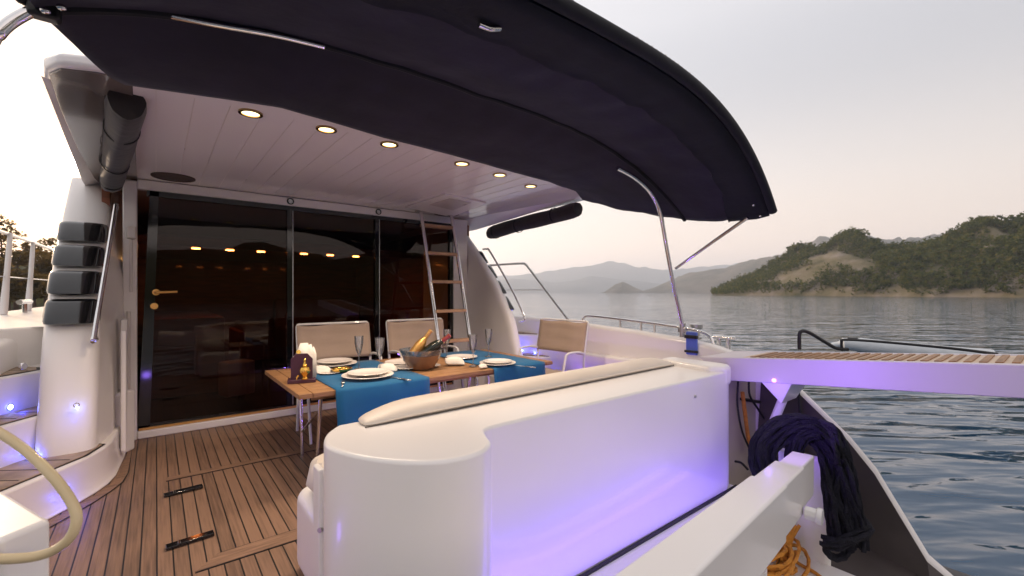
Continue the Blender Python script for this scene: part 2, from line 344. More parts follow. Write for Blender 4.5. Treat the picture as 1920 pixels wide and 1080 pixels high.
def leaf_blob(V, Fc, c, r, n, size, flat=.75):
    for _ in range(n):
        while True:
            q = Vector((random.uniform(-1, 1), random.uniform(-1, 1), random.uniform(-1, 1)))
            if .25 < q.length < 1: break
        p = Vector(c) + Vector((q.x*r, q.y*r, q.z*r*flat))
        a = Vector((random.gauss(0, 1), random.gauss(0, 1), random.gauss(0, .6))).normalized(); b = a.cross(Vector((random.gauss(0, 1), random.gauss(0, 1), random.gauss(0, 1)))).normalized()
        s1 = size*random.uniform(.6, 1.3); s2 = s1*random.uniform(.4, .9); i = len(V)
        V += [p-a*s1*.5-b*s2*.2, p+b*s2*.5, p+a*s1*.5+b*s2*.1, p-b*s2*.5]; Fc.append((i, i+1, i+2, i+3))
def mesh_of(name, V, Fc, m, parent=None, local=False):
    me = bpy.data.meshes.new(name); me.from_pydata([tuple(v) for v in V], [], Fc); me.materials.append(m)
    o = bpy.data.objects.new(name, me); COL.objects.link(o); adopt(o, parent, local); return o
V, Fc = [], []
rock_spots = [(1560, .42, 52, .2), (1500, .22, 42, .13), (1880, .62, 32, .12), (1620, .30, 30, .10), (1850, .45, 25, .07)]
nt_ = 0
for k in range(15000):
    ci = random.uniform(0, len(rows)-1.01); wi = (random.random()**.9)*20
    i, j = int(ci), int(wi); px = 1336+4*ci
    if wi < .45 or px > 2150: continue
    w = wi/18
    if any(((px-a)/c)**2 + ((w-b)/e)**2 < random.uniform(.6, 1.2) for a, b, c, e in rock_spots): continue
    if noise.noise(Vector((px*.02, w*5, 3))) < -.42: continue
    p = Vector(rows[i][j]).lerp(Vector(rows[i+1][j+1]), random.random())
    if p.z < -.85: continue
    h = random.choice((random.uniform(1.8, 3.6), random.uniform(3.4, 6.8)))*(1.25 if .85 < w < 1.1 else .9)*(.8 if px < 1480 else 1)
    for q in range(random.randint(3, 5)):
        ang = random.uniform(0, 6.28); rr = h*random.uniform(.08, .34)
        leaf_blob(V, Fc, p + Vector((math.cos(ang)*rr, math.sin(ang)*rr, h*random.uniform(.25, .85))), h*random.uniform(.2, .36), 7, h*.24)
    nt_ += 1
tag(mesh_of('hillside_woods', V, Fc, M['leaf']), 'dense green scrub and pine woods covering the hill', 'woods', kind='stuff')

# the wooded shore astern, mirrored in the saloon doors
mb = MB(); rws = []
for i in range(61):
    a = math.radians(130+120*i/60); dv = Vector((math.sin(a), math.cos(a), 0)); top = 13+4.5*noise.fractal(Vector((i*.22, 2, 8)), 1, 2, 4)
    rws.append([dv*(95+55*q/6)+Vector((0, 0, -1.5+(top+2.5)*math.sin(q/6*math.pi/2)+(noise.noise(dv*40+Vector((q, 0, 0)))*1.2 if q else 0))) for q in range(7)])
mb.grid(rws); tag(mb.build('hills_astern', M['shore'], angle=80), 'dark wooded shore astern of the yacht', kind='structure')
# port shore with back-lit pines
shore, srows = ridge('wooded_shore', M['shore'], [(-900, 470), (-300, 480), (0, 488), (60, 492), (130, 498), (250, 505), (400, 520)], [(-900, 60), (400, 90)], .3, 'dark wooded shore ahead of the yacht', -900, 420, 20, .3, nz=8, seed=12)
def pine(px, d, top_y, crown_w, label, seed, dense=1.0, base_z=2.0):
    rnd = random.getstate(); random.seed(seed)
    b = polar(px, d, base_z-3); hh = (HY-top_y)/F*d + H - b.z
    root = thing('pine_tree', label, 'tree', b, 0, 'pines on the wooded shore')
    t = MB(); lean = random.uniform(-.6, .6)
    path = [b, b+Vector((lean*.3, .2, hh*.4)), b+Vector((lean, 0, hh*.9))]
    t.tube(path, [.28, .22, .16, .1, .06], 8, smooth=5)
    for q in range(6):
        z = hh*random.uniform(.45, .85); a = random.uniform(0, 6.28); e = Vector((math.cos(a), math.sin(a), .45))*crown_w*random.uniform(.25, .45)
        t.tube([b+Vector((lean*.6, 0, z)), b+Vector((lean*.6, 0, z))+e], .06, 6)
    t.build('trunk', M['bark'], root)
    V, Fc = [], []
    for q in range(int(17*dense)):
        a = random.uniform(0, 6.28); f = random.random()
        z = hh*(.34+.62*f); rr = crown_w*.5*random.uniform(.1, 1)*(1.05-.55*f)
        leaf_blob(V, Fc, b + Vector((lean*f+math.cos(a)*rr, math.sin(a)*rr, z)), crown_w*random.uniform(.12, .2), 90, .42, .6)
    mesh_of('crown', V, Fc, M['pine'], root)
    random.setstate(rnd)
for a in [(8, 66, 408, 6.5, 'tall backlit pine beside the top of the deck rail', 1), (-45, 62, 395, 7.5, 'broad backlit pine standing at the shore edge', 2), (58, 70, 452, 5.5, 'low pine in the gap between two taller backlit pines', 3), (112, 68, 447, 6.0, 'round backlit pine just behind the black louvre stack', 4),
          (30, 58, 470, 6.0, 'bushy pine low behind the deck rail post', 5), (86, 60, 474, 6.0, 'bushy pine seen through the deck rail beside the louvre stack', 6), (-10, 55, 486, 6.0, 'dark low pine near the bend of the deck rail', 7), (135, 80, 470, 6.0, 'pine half hidden by the black louvre stack', 8),
          (62, 52, 505, 5.0, 'small dark pine low between the rail posts', 9), (112, 56, 508, 5.0, 'small dark pine behind the foot of the louvre stack', 10), (14, 50, 512, 5.0, 'small dark pine above the mooring cleat', 11), (-110, 60, 420, 8, 'wide pine along the shore beyond the deck rail', 12)]:
    pine(*a)

# ================================================================== YACHT
Y = thing('motor_yacht', 'white motor yacht with teak cockpit, smoked glass saloon doors and overhanging upper deck', 'yacht', (1.43, 3, 0))
mb = MB(); mb.grid([[(-1.1, 1.5, 0), (3.75, 1.5, 0)], [(-1.1, 4.9, 0), (3.75, 4.9, 0)]])
DK = mb.build('cockpit_deck', M['deck'], Y, smooth=False)
MB().prism([(.05, 3.57), (2.2, 3.57), (2.2, 3.63), (.05, 3.63)], .001, .005).build('deck_border_plank', M['teaky'], DK)
MB().prism([(.13, 2.33), (2.2, 2.33), (2.2, 2.43), (.22, 2.43)], .001, .005).build('deck_border_plank', M['teaky'], DK)
for a, b, c, e in ((.05, 2.2, 3.563, 3.637), (.13, 2.2, 2.323, 2.437)):
    MB().prism([(a, c), (b, c), (b, e), (a+(.1 if c < 3 else 0), e)], .0005, .003).build('deck_hatch_seam', M['caulk'], DK)
for (hx, hy) in ((.12, 3.31), (.12, 2.63)):
    mb = MB(); mb.box((hx+.035, hy, .012), (.135, .040, .016), R(4)); mb.box((hx-.06, hy-.004, .010), (.05, .044, .013), R(4)); mb.tube([(hx-.035, hy-.02, .014), (hx-.035, hy+.018, .014)], .007, 8)
    mb.build('hatch_hinge', M['blackgloss'], DK, bevel=.004)

# ---- stair blocks, both sides
e1 = Vector((-.571, -.821)); e2 = Vector((-.821, .571))
def side(mirror):
    mm = (lambda p: MIR(p)) if mirror else (lambda p: tuple(p))
    curve = [(-.185, 4.74), (-.20, 4.3), (-.225, 3.9), (-.255, 3.76), (-.30, 3.65), (-.36, 3.54), (-.44, 3.41), (-.60, 3.18), (-1.0, 2.62)]
    back = [(-1.7, 3.1), (-1.7, 4.74)]
    st = MB()
    flare = [(p[0]+.028, p[1]-.03) for p in curve]
    rowsz = []
    for z, k in ((0, 1), (.02, .55), (.06, .2), (.12, .05), (.23, 0)):
        rowsz.append([(*mm((c[0]+(f[0]-c[0])*k, c[1]+(f[1]-c[1])*k)), z) for c, f in zip(curve, flare)] + [(*mm(b), z) for b in back])
    st.grid(rowsz, True, True)
    A = [(-.30, 3.62, .23), (-.465, 3.96, .46), (-.558, 4.226, .69), (-.66, 4.55, .96)]
    for (x, y, z) in (A[1:3] if mirror else A[1:]):
        a = Vector((x, y)) - e1*.6; b = Vector((x, y)) + e1*(.5 if mirror else 1.6); c = b + e2*(.3 if mirror else 2.2); d = a + e2*(.3 if mirror else 2.2)
        st.prism([mm(q) for q in (a, b, c, d)], .0 if z < .9 else .1, z)
    S_ = st.build('cockpit_stairs', M['gel'], Y, bevel=.018)
    for i, (x, y, z) in enumerate(A[:3]):
        n = Vector(A[i+1][:2]) if i < 3 else None
        o_ = Vector((x, y)) + e2*.02
        dp = (Vector(A[i+1][:2]) - Vector((x, y))).dot(e2) - .03
        w0 = -.02 if i else .02
        if i == 0: poly = [o_+e1*.0, o_+e1*1.2, o_+e1*1.2+e2*dp, o_-e1*.26+e2*dp, o_-e1*.2+e2*.06]
        else: poly = [o_+e1*.03, o_+e1*1.2, o_+e1*1.2+e2*dp, o_-e1*.1+e2*dp, o_-e1*.06+e2*.09]
        cen = sum(poly, Vector((0, 0)))/len(poly)
        MB().prism([mm(q) for q in poly], z+.001, z+.004).build('tread_border', M['caulk'], S_)
        inn = [cen+(q-cen)*.0+(q-cen)*(1-.022/max(.05, (q-cen).length)) for q in poly]
        tr = MB().prism([mm(q) for q in inn], z+.002, z+.008).build('tread', M['tread'], S_)
        sm = MB()
        for k in range(1, 8):
            p0 = o_+e1*(.14*k-.06)
            sm.prism([mm(q) for q in (p0+e2*.03, p0+e1*.006+e2*.03, p0+e1*.006+e2*(dp-.03), p0+e2*(dp-.03))], z+.007, z+.0095)
        sm.build('tread_seam', M['caulk'], tr)
    leds = [((-.395, 3.478, .10), (.82, -.57)), ((-.598, 3.77, .275), (.82, -.57)), ((-.698, 4.025, .50), (.82, -.57))]
    if mirror: leds = [((-.50, 3.91, .275), (.82, -.57)), ((-.61, 4.15, .50), (.82, -.57)), ((-.72, 4.0, .50), (.82, -.57))]
    for p, nn in leds:
        p = mm(p); nn = (-nn[0] if mirror else nn[0], nn[1], 0); P = Vector(p)+Vector(nn)*.004
        r_ = MB().disc(P, .0165, nn, r2=.023, th=.004).build('step_light', M['steel'], S_)
        MB().disc(P, .0165, nn, th=.003).build('lamp_lens', M['led'], r_)
        lamp('step_lamp', 'POINT', Vector(p)+Vector(nn)*.075+Vector((0, 0, -.022)), .26 if not mirror else .9, (.03, .05, 1.0), shadow_soft_size=.012)
    # fin
    prof = [(.10, 3.70), (.3, 3.72), (.6, 3.82), (.9, 3.93), (1.1, 4.07), (1.31, 4.23), (1.55, 4.47), (1.76, 4.69), (2.0, 4.97), (2.16, 5.17)]
    rowsf = []
    for z, yn in prof:
        xo = -.36 if mirror else -.56; xi = -.235 if mirror else -.285
        cx, hx, dep = (xi+xo)/2, (xi-xo)/2, .15
        nose = [(cx+hx*math.copysign(abs(math.cos(q))**.62, math.cos(q)), yn+dep*(1-math.sin(q)**.62)) for q in [math.pi*k/22 for k in range(23)]]
        ring = [(-.20, 5.9), (-.20, max(4.78, yn+.45)), (xi+(-.20-xi)*.5, yn+.36)] + nose + [(xo, 5.9)]
        rowsf.append([(*mm(q), z) for q in ring])
    rowsf = [[tuple(v) for v in q] for q in zip(*[spline([Vector(r[i]) for r in rowsf], 3) for i in range(len(rowsf[0]))])]
    fb = MB().grid(rowsf, True, True).build('cabin_side_fin', M['wing'] if False else M['gel'], Y, angle=50)
    for z in (1.075, 1.265, 1.455, 1.645):
        yn = interp([(a, b) for a, b in prof], z)
        lv = MB(); rws = []
        for dz, k in ((-.082, .8), (-.074, .95), (-.055, 1), (.055, 1), (.074, .95), (.082, .8)):
            cx, cy, hx, hy = (-.345, yn+.10+dz*.95, .045*k, .10*k) if mirror else (-.425, yn+.07+dz*.9, .135*k, .14*k)
            ring = []
            for q in range(40):
                a = 2*math.pi*q/40; ca, sa = math.cos(a), math.sin(a)
                ring.append((*mm((cx+hx*math.copysign(abs(ca)**.5, ca), cy+hy*math.copysign(abs(sa)**.5, sa))), z+dz))
            rws.append(ring)
        lv.grid(rws, True, True).build('louvre', M['blackgloss'], fb, angle=30)
    hr = MB(); P0 = [(-.30, 3.90, .90), (-.305, 3.84, .92), (-.30, 3.84, .97), (-.245, 4.52, 1.80), (-.24, 4.58, 1.86), (-.245, 4.64, 1.85)]
    if mirror: P0 = [(-.42, 3.95, .86), (-.42, 3.88, .88), (-.42, 3.88, .94), (-.41, 4.1, 1.25), (-.40, 4.5, 1.70), (-.40, 4.58, 1.745), (-.40, 4.66, 1.75)]
    hr.tube([mm(q) for q in P0], .0145 if not mirror else .012, 12, smooth=4).build('grab_rail', M['steel'], fb)
    return S_, fb
S_port, fin_port = side(False); S_stb, fin_stb = side(True)
# teak margin round the port stair base
cv = [(-.155, 4.70), (-.17, 4.3), (-.19, 3.9), (-.22, 3.74), (-.265, 3.62), (-.325, 3.50), (-.41, 3.36), (-.57, 3.12)]
mb = MB(); a = []; b = []
for i, p in enumerate(cv):
    t = (Vector(cv[min(i+1, len(cv)-1)])-Vector(cv[max(i-1, 0)])).normalized(); nn = Vector((-t.y, t.x))
    a.append((p[0]-nn.x*.0, p[1]-nn.y*.0, .004)); b.append((p[0]+nn.x*.055*min(1, (i+.4)/3), p[1]+nn.y*.055*min(1, (i+.4)/3), .004))
mb.grid([a, b]).build('margin_plank', M['teaky'], DK, smooth=False)
MB().grid([[Vector(q)-Vector((0, 0, .001)) for q in b], [(q[0]+(q[0]-p[0])*.14, q[1]+(q[1]-p[1])*.14, .003) for p, q in zip(a, b)]]).build('margin_seam', M['caulk'], DK, smooth=False)
MB().disc((-.66, 4.10, .735), .022, (.82, -.57, 0), th=.02).build('deck_fitting', M['steel'], S_port, bevel=.006)
r_ = MB().disc((-.375, 3.73, .52), .010, (.3, -.95, 0), r2=.015).build('step_light', M['steel'], S_port); 
MB().disc((-.375, 3.765, .50), .008, (.1, -1, .2), th=.02).build('lamp_lens', M['led'], r_)
lamp('step_lamp', 'POINT', (-.38, 3.66, .47), .16, (.03, .05, 1.0), shadow_soft_size=.012)

# ---- bulkhead, doors
mb = MB(); YW = 4.75
mb.box((-.165, YW+.03, 1.05), (.09, .10, 2.12)); mb.box((2.97, YW+.03, 1.05), (.2, .10, 2.12))
mb.prism([(-.12, YW-.02), (2.87, YW-.02), (2.87, YW+.08), (-.12, YW+.08)], 2.045, 2.125); mb.prism([(-.12, YW-.03), (2.87, YW-.03), (2.87, YW+.08), (-.12, YW+.08)], 0, .065)
BH = mb.build('saloon_bulkhead', M['gel'], Y, bevel=.012)
MB().box((-.155, 4.70, 1.68), (.06, .05, .10)).build('hinge_block', M['wing'], BH, bevel=.012)
mb = MB(); mb.tube([(-.155, 4.66, 1.2), (-.155, 4.66, 1.62)], .012, 10); mb.tube([(-.17, 4.62, .25), (-.17, 4.62, 1.05)], .013, 10); mb.build('door_cord_pipe', M['wing'], BH)
mb = MB(); mb.box((-.185, 4.44, .53), (.035, .14, .94)); mb.box((-.18, 4.22, .50), (.03, .10, .86)); mb.build('side_panel', M['gel'], BH, bevel=.01)
DR = MB(); DR.prism([(-.12, YW+.0), (2.87, YW+.0), (2.87, YW+.05), (-.12, YW+.05)], .066, .10); DR.prism([(-.06, YW), (2.87, YW), (2.87, YW+.05), (-.06, YW+.05)], 2.0, 2.044)
for x, w in ((1.02, .045), (1.905, .05), (2.85, .05)): DR.box((x, YW+.025, 1.05), (w, .052, 1.95))
DR.grid([[(-.118, YW, .08), (-.04, YW, 2.04)], [(-.04, YW, .08), (.02, YW, 2.04)]]); DR.grid([[(-.118, YW+.05, .08), (-.04, YW+.05, 2.04)], [(-.04, YW+.05, .08), (.02, YW+.05, 2.04)]]); DR.grid([[(-.04, YW, .08), (.02, YW, 2.04)], [(-.04, YW+.05, .08), (.02, YW+.05, 2.04)]])
D = DR.build('saloon_door', M['blackgloss'], Y)
for x0, x1, t0 in ((-.08, 1.0, -.02), (1.042, 1.882, 1.042), (1.93, 2.825, 1.93)):
    MB().grid([[(x0, YW+.028, .10), (x1, YW+.028, .10)], [(t0, YW+.028, 2.0), (x1, YW+.028, 2.0)]]).build('door_glass', M['doorglass'], D, smooth=False)
mb = MB(); mb.tube([(1.047, YW-.006, .1), (1.047, YW-.006, 2.0)], .0045, 8); mb.build('door_trim', M['dullsteel'], D)
MB().tube([(1.925, YW-.006, .1), (1.925, YW-.006, 2.0)], .004, 8).build('door_trim', M['dullsteel'], D)
MB().prism([(-.11, YW-.012), (2.85, YW-.012), (2.85, YW), (-.11, YW)], .066, .085).build('door_track', M['foil'], D)
mb = MB(); hp = Vector((.0, YW-.02, 1.20)); mb.disc(hp, .026, (0, -1, 0), th=.014); mb.tube([hp+Vector((0, -.01, 0)), hp+Vector((0, -.05, 0)), hp+Vector((.03, -.055, 0)), hp+Vector((.14, -.05, .004))], .010, 10, smooth=3); mb.build('door_handle', M['foil'], D)
mb = MB(); mb.disc((-.012, YW-.006, 1.085), .026, (0, -1, 0), r2=.016, th=.01); mb.disc((-.012, YW-.006, 1.085), .016, (0, -1, 0), th=.006); mb.build('door_lock', M['foil'], D)
for x, z in ((1.02, 2.085), (1.905, 2.083)):
    k = MB().disc((x, YW-.022, z), .022, (0, -1, 0), r2=.032, th=.012).build('roller_stud', M['blackgloss'], BH); MB().disc((x, YW-.022, z), .018, (0, -1, 0), th=.014).build('stud_cap', M['steel'], k)

# ---- saloon interior behind the glass
mb = MB(); mb.box((1.43, 9.0, 1.0), (3.9, .06, 2.4)); mb.box((-.32, 7.0, 1.0), (.05, 4.2, 2.4)); mb.box((3.18, 7.0, 1.0), (.05, 4.2, 2.4))
SW = mb.build('saloon_wall', M['wood_in'], Y)
MB().box((1.43, 6.9, -.02), (3.5, 4.2, .04)).build('saloon_floor', M['in_dark'], SW)
mb = MB(); mb.box((1.43, 7.6, 1.78), (3.4, 2.4, .1)); SC = mb.build('saloon_headliner', M['wood_in'], SW)
mb = MB(); mb.box((2.2, 7.6, .42), (1.4, .8, .5)); mb.box((2.2, 8.1, .75), (1.4, .18, .7)); mb.build('saloon_settee', M['in_seat'], SW, bevel=.05)
mb = MB(); mb.box((.3, 7.5, .45), (.7, 2.2, .9)); mb.box((.75, 6.2, .38), (.06, .9, .75)); mb.build('saloon_cabinet', M['wood_in'], SW, bevel=.01)
MB().box((.68, 5.6, .28), (.28, .22, .36), R(20)).build('saloon_box', M['in_white'], SW, bevel=.02)
for px, py in ((367, 483), (430, 487), (488, 491), (568, 496), (617, 498), (665, 500)):
    p = atY(px, py, 6.6); p.z = 1.73
    MB().disc((p.x, 6.55+.0, 1.728), .045, (0, 0, -1), th=.006).build('saloon_lamp', M['spot_in'], SC)

# ---- overhanging upper deck
out = [(-.47, 9.2), (-.40, 3.3), (-.385, 2.80), (-.365, 2.66), (-.31, 2.57), (-.2, 2.52), (.3, 2.46), (.9, 2.42), (1.43, 2.41), (2.0, 2.45), (2.6, 2.56), (3.1, 2.76), (3.30, 2.88), (3.40, 3.02), (3.42, 3.4), (3.42, 9.2)]
OH = MB().prism(out, 2.13, 2.185).build('upper_deck_overhang', M['ceil'], Y, bevel=.022, seg=4)
MB().prism([(-.355, 2.70), (-.31, 2.61), (-.2, 2.56), (-.08, 2.54), (-.12, 4.72), (-.16, 6), (-.435, 6.0), (-.378, 3.2)], 2.1235, 2.131).build('dark_reflection_panel', M['soffit'], OH, bevel=.003)  # added dark gloss insert; its colour carries the dark reflections on the underside
fly = [(1.43+(p[0]-1.43)*.9, p[1]+.7) for p in out]; inn = [(1.43+(p[0]-1.43)*.84, p[1]+.82) for p in out]
mb = MB(); mb.grid([[(*p, 2.20) for p in fly], [(*p, 2.85) for p in fly], [(*p, 2.85) for p in inn], [(*p, 2.20) for p in inn]], False, False); mb.build('flybridge_bulwark', M['gel'], OH)
mb = MB(); mb.prism([(-.28, 2.5), (3.10, 2.5), (3.16, 2.6), (3.16, 6.0), (-.28, 6.0)], 4.0, 4.12); HT = mb.build('flybridge_hardtop', M['wing'], OH, bevel=.05)
for x in (.05, 2.8):
    MB().tube([(x, 4.6, 2.7), (x, 3.6, 4.02)], .06, 10).build('hardtop_post', M['gel'], OH); MB().tube([(x, 6.3, 2.7), (x, 5.7, 4.02)], .06, 10).build('hardtop_post', M['gel'], OH)
# fascia under the starboard and port edges
for sx in (0, 1):
    f = (lambda p: MIR(p)) if sx else (lambda p: p)
    y0 = 3.05 if sx else 2.75
    mb = MB(); mb.grid([[f((-.40-.03*sx, y0, 2.15)), f((-.385-.03*sx, y0, 2.129)), f((-.345, y0+.05, 2.1285))], [f((-.46, 4.9, 2.16)), f((-.46, 4.9, 2.03+.06*(1-sx))), f((-.18-.2*(1-sx), 4.9, 2.128))], [f((-.46, 9, 2.16)), f((-.46, 9, 2.0)), f((-.1, 9, 2.128))]])
    mb.build('overhang_fascia', M['ceil'], OH, angle=60)
for px, py in ((470, 214), (612, 244), (730, 272), (866, 308), (937, 329), (995, 350)):
    p = atZ(px, py, 2.122)
    rim = MB().disc((p.x, p.y, 2.130), .042, (0, 0, -1), r2=.056, th=.009, n=28).build('ceiling_light', M['brass'], OH)
    MB().disc((p.x, p.y, 2.130), .041, (0, 0, -1), th=.004, n=28).build('lamp_lens', M['spot'], rim)
    lamp('ceiling_lamp', 'SPOT', (p.x, p.y, 2.10), 28, (1.0, .78, .58), spot_size=R(125), spot_blend=.7, shadow_soft_size=.04)
for p in ((.11, 4.50), (2.68, 4.72-.14)):
    sp = MB().disc((p[0], p[1], 2.13), .125, (0, 0, -1), r2=.145, th=.01, n=32).build('ceiling_speaker', M['speaker'], OH); MB().disc((p[0], p[1], 2.13), .125, (0, 0, -1), th=.006, n=32).build('speaker_grille', M['speaker'], sp)
hp = [atZ(x, y, 2.128) for x, y in ((760, 386), (835, 362), (912, 379), (846, 405))]
hc = sum(hp, Vector())/4
HA = MB().prism([(p.x, p.y) for p in hp], 2.112, 2.1305).build('ceiling_hatch', M['gel'], OH, bevel=.006)
MB().prism([(hc.x+(p.x-hc.x)*.5-.04, hc.y+(p.y-hc.y)*.5-.15) for p in hp], 2.106, 2.1125).build('hatch_window', M['wing'], HA, bevel=.004)
mb = MB()
for k in range(21): mb.box((.0+.145*k, 3.66, 2.1295), (.0035, 2.1, .0022))
mb.build('ceiling_plank_reflection', M['wing'], OH)  # thin strips stand in for deck planks mirrored in the glossy ceiling

# ---- hull / coamings
def hull(mirror):
    mm = (lambda p: MIR(p)) if not mirror else (lambda p: tuple(p))
    # measured for starboard (X>0) -> store as mirrored port coords
    st = [(14, .80, 1.5), (9, .85, .35), (6.5, .88, .12), (4.9, .90, .03), (4.3, .90, 0), (3.4, .875, 0), (2.6, .835, 0), (2.1, .80, 0), (1.85, .765, 0), (1.65, .71, 0), (1.45, .62, 0), (1.2, .50, 0), (.91, .23, 0), (.77, .06, 0), (.52, -.385, 0), (.36, -.50, 0)]
    rowsh = []
    for y, z, nar in st:
        xi = -.74 + nar*.8; xo = -.99 + nar*.85; sw = max(0, 2.0-y)
        xo = xo + .12*sw if y > 1.5 else xo + (xi-.05-xo)*min(1, (1.5-y)/.45)
        rowsh.append([(*mm((xi, y)), min(-.05, z-.25) if y > 1.5 else min(-.3, z-.1)), (*mm((xi, y)), z-.05), (*mm((xi-.012, y)), z-.018), (*mm((xi-.045, y)), z), (*mm((xo+.03, y)), z-.03), (*mm((xo+.01, y)), z-.05), (*mm((xo, y)), z-.09), (*mm((xo-.02, y)), min(z-.12, .2)), (*mm((xo-.02, y)), -.6 if z > -.3 else z-.2), (*mm((xo+.25, y)), -1.25)])
    return MB().grid(rowsh).build('hull_coaming', M['gel'], Y, angle=55)
HS = hull(False); HP = hull(True)
MB().grid([[(-1.5, 12, .955), (-1.5, 4.3, .955)], [(-.4, 12, .955), (-.4, 4.6, .955)]]).build('side_deck', M['gel'], HP, smooth=False)
# longitudinal step in the starboard inner wall
mb = MB(); mb.prism([(3.52, 1.9), (3.62, 1.9), (3.62, 4.1), (3.52, 4.1)], 0, .56); mb.build('side_locker', M['gel'], HS, bevel=.03)
MB().disc((3.518, 2.55, .47), .014, (-1, 0, 0), r2=.02, th=.006).build('locker_latch', M['black'], HS)
sp = MB(); c = atX(1297, 648, 3.59); sp.box((3.592, c.y, c.z+.02), (.02, .105, .2)); SP = sp.build('side_socket_panel', M['socketblue'], HS, bevel=.01)
mb = MB(); mb.box((3.58, c.y, c.z+.075), (.03, .115, .03)); mb.box((3.58, c.y, c.z-.05), (.03, .115, .02)); mb.build('panel_clip', M['black'], SP, bevel=.006)
# low rail on coaming
rz = lambda y: interp([(1.4, .60), (1.85, .765), (2.1, .80), (2.6, .835), (3.4, .875), (4.3, .9)], y)
pts = [(3.70, 3.36, rz(3.36)), (3.70, 3.34, rz(3.3)+.05), (3.70, 3.22, rz(3.2)+.075), (3.70, 2.6, rz(2.6)+.075), (3.70, 2.15, rz(2.15)+.075), (3.70, 1.98, rz(1.98)+.07), (3.70, 1.90, rz(1.9)+.04), (3.70, 1.88, rz(1.85)-.01)]
RL = MB().tube(pts, .014, 10, smooth=4).build('coaming_rail', M['steel'], HS)
for y in (2.85, 2.6, 2.45): MB().tube([(3.70, y, rz(y)-.01), (3.70, y, rz(y)+.075)], .01, 8).build('rail_post', M['steel'], RL)
mb = MB(); p = atX(1300, 605, 4.0); mb.lathe([(.0, 0), (.05, 0), (.05, .02), (.032, .03), (.03, .085), (.055, .10), (.058, .135), (.05, .14), (.0, .14)], (3.82, 2.10, .775)); mb.build('mooring_winch', M['dullsteel'], HS)
mb = MB()
for y in (1.88, 1.80): mb.tube([(3.80, y, .66), (3.80, y, .81)], .02, 10)
mb.tube([(3.80, 1.93, .81), (3.80, 1.74, .81)], .018, 10); mb.build('mooring_cleat', M['steel'], HS)
# side rails forward
def rail(mirror):
    mm = (lambda p: MIR(p)) if mirror else (lambda p: tuple(p)); par = HS if mirror else HP
    if not mirror:
        t = MB().tube([(-1.32, 5.4, 1.78), (-1.32, 7.1, 1.86), (-1.30, 12, 1.9)], .02, 10, smooth=3).build('deck_rail', M['steel'], par)
        for a, b in (((20, 452), (-12, 560)), ((86, 474), (56, 581)), ((130, 490), (112, 575))):
            y = 7.4 if a[0] < 50 else 8.6 if a[0] < 100 else 10.6
            q = atY(*b, y+.0); x = -1.30
            MB().tube([(x, y-.15, .95), (x, y+.15, 1.875)], [.032, .024, .02], 10, smooth=4).build('rail_post', M['whitetube'], t)
        MB().tube([(-1.32, 5, 1.36), (-1.3, 12, 1.4)], .006, 6).build('rail_wire', M['steel'], t)
        c = MB(); c.tube([(-1.22, 7.75, .95), (-1.22, 7.75, 1.08)], .022, 8); c.tube([(-1.24, 7.6, 1.085), (-1.2, 7.9, 1.085)], .03, 8); c.build('mooring_cleat', M['steel'], par)
    else:
        t = MB().tube([(3.85, 8.5, 1.62), (3.85, 5.4, 1.60), (3.85, 4.62, 1.59), (3.85, 4.52, 1.57), (3.85, 4.45, 1.52), (3.85, 3.73, .87)], .016, 10, smooth=4).build('deck_rail', M['dullsteel'], par)
        MB().tube([(3.85, 8.5, 1.23), (3.85, 4.12, 1.23)], .007, 6).build('rail_wire', M['steel'], t)
rail(False); rail(True)

# ---- stern: ledge, well, platform
mb = MB(); mb.prism([(.6, .98), (2.93, .98), (2.93, 1.4), (.6, 1.4)], -.42, -.05); LG = mb.build('stern_ledge', M['gel'], Y, bevel=.012)
MB().prism([(.9, 1.318), (2.92, 1.318), (2.92, 1.336), (.9, 1.336)], -.052, -.040).build('ledge_seal', M['black'], LG)
MB().box((1.95, 1.16, -.046), (1.9, .022, .008)).build('led_strip', M['ledv'], LG)
mb = MB(); mb.prism([(.3, .45), (2.86, .45), (2.86, 1.3), (.3, 1.3)], -.52, -.28); mb.build('stern_locker', M['gel'], Y, bevel=.015)
mb = MB(); mb.box((3.28, 1.52, .02), (.76, .05, 1.2)); mb.build('stern_bulkhead', M['beigewall'], Y, bevel=.01)
MB().prism([(-1.0, -1.2), (3.86, -1.2), (3.88, .56), (3.8, 1.4), (-1, 1.4)], -.62, -.52).build('swim_platform', M['platform'], Y, bevel=.02)
mb = MB(); mb.grid([[(3.594, 1.45, .59), (3.594, 1.2, .475), (3.594, .91, .21), (3.594, .77, .035), (3.594, .52, -.41), (3.594, .36, -.515)], [(3.58, 1.5, -.3), (3.58, 1.2, -.35), (3.57, .92, -.4), (3.56, .77, -.45), (3.55, .5, -.5), (3.55, .3, -.518)], [(3.1, 1.5, -.515), (3.1, 1.2, -.515), (3.1, .92, -.515), (3.1, .77, -.515), (3.1, .5, -.515), (3.1, .2, -.515)]]); mb.build('quarter_liner', M['hull_in'], Y)
MB().ball((3.72, .50, -.47), .022, 8, (1.4, 1, .6)).build('platform_light', M['gel'], Y)
mb = MB(); mb.prism([tuple(atZ(x, y, .72).xy) for x, y in ((96, 972), (10, 921), (-250, 820), (-520, 1000), (0, 1012))], .0, .72); mb.build('stern_locker_box', M['gel'], Y, bevel=.012)

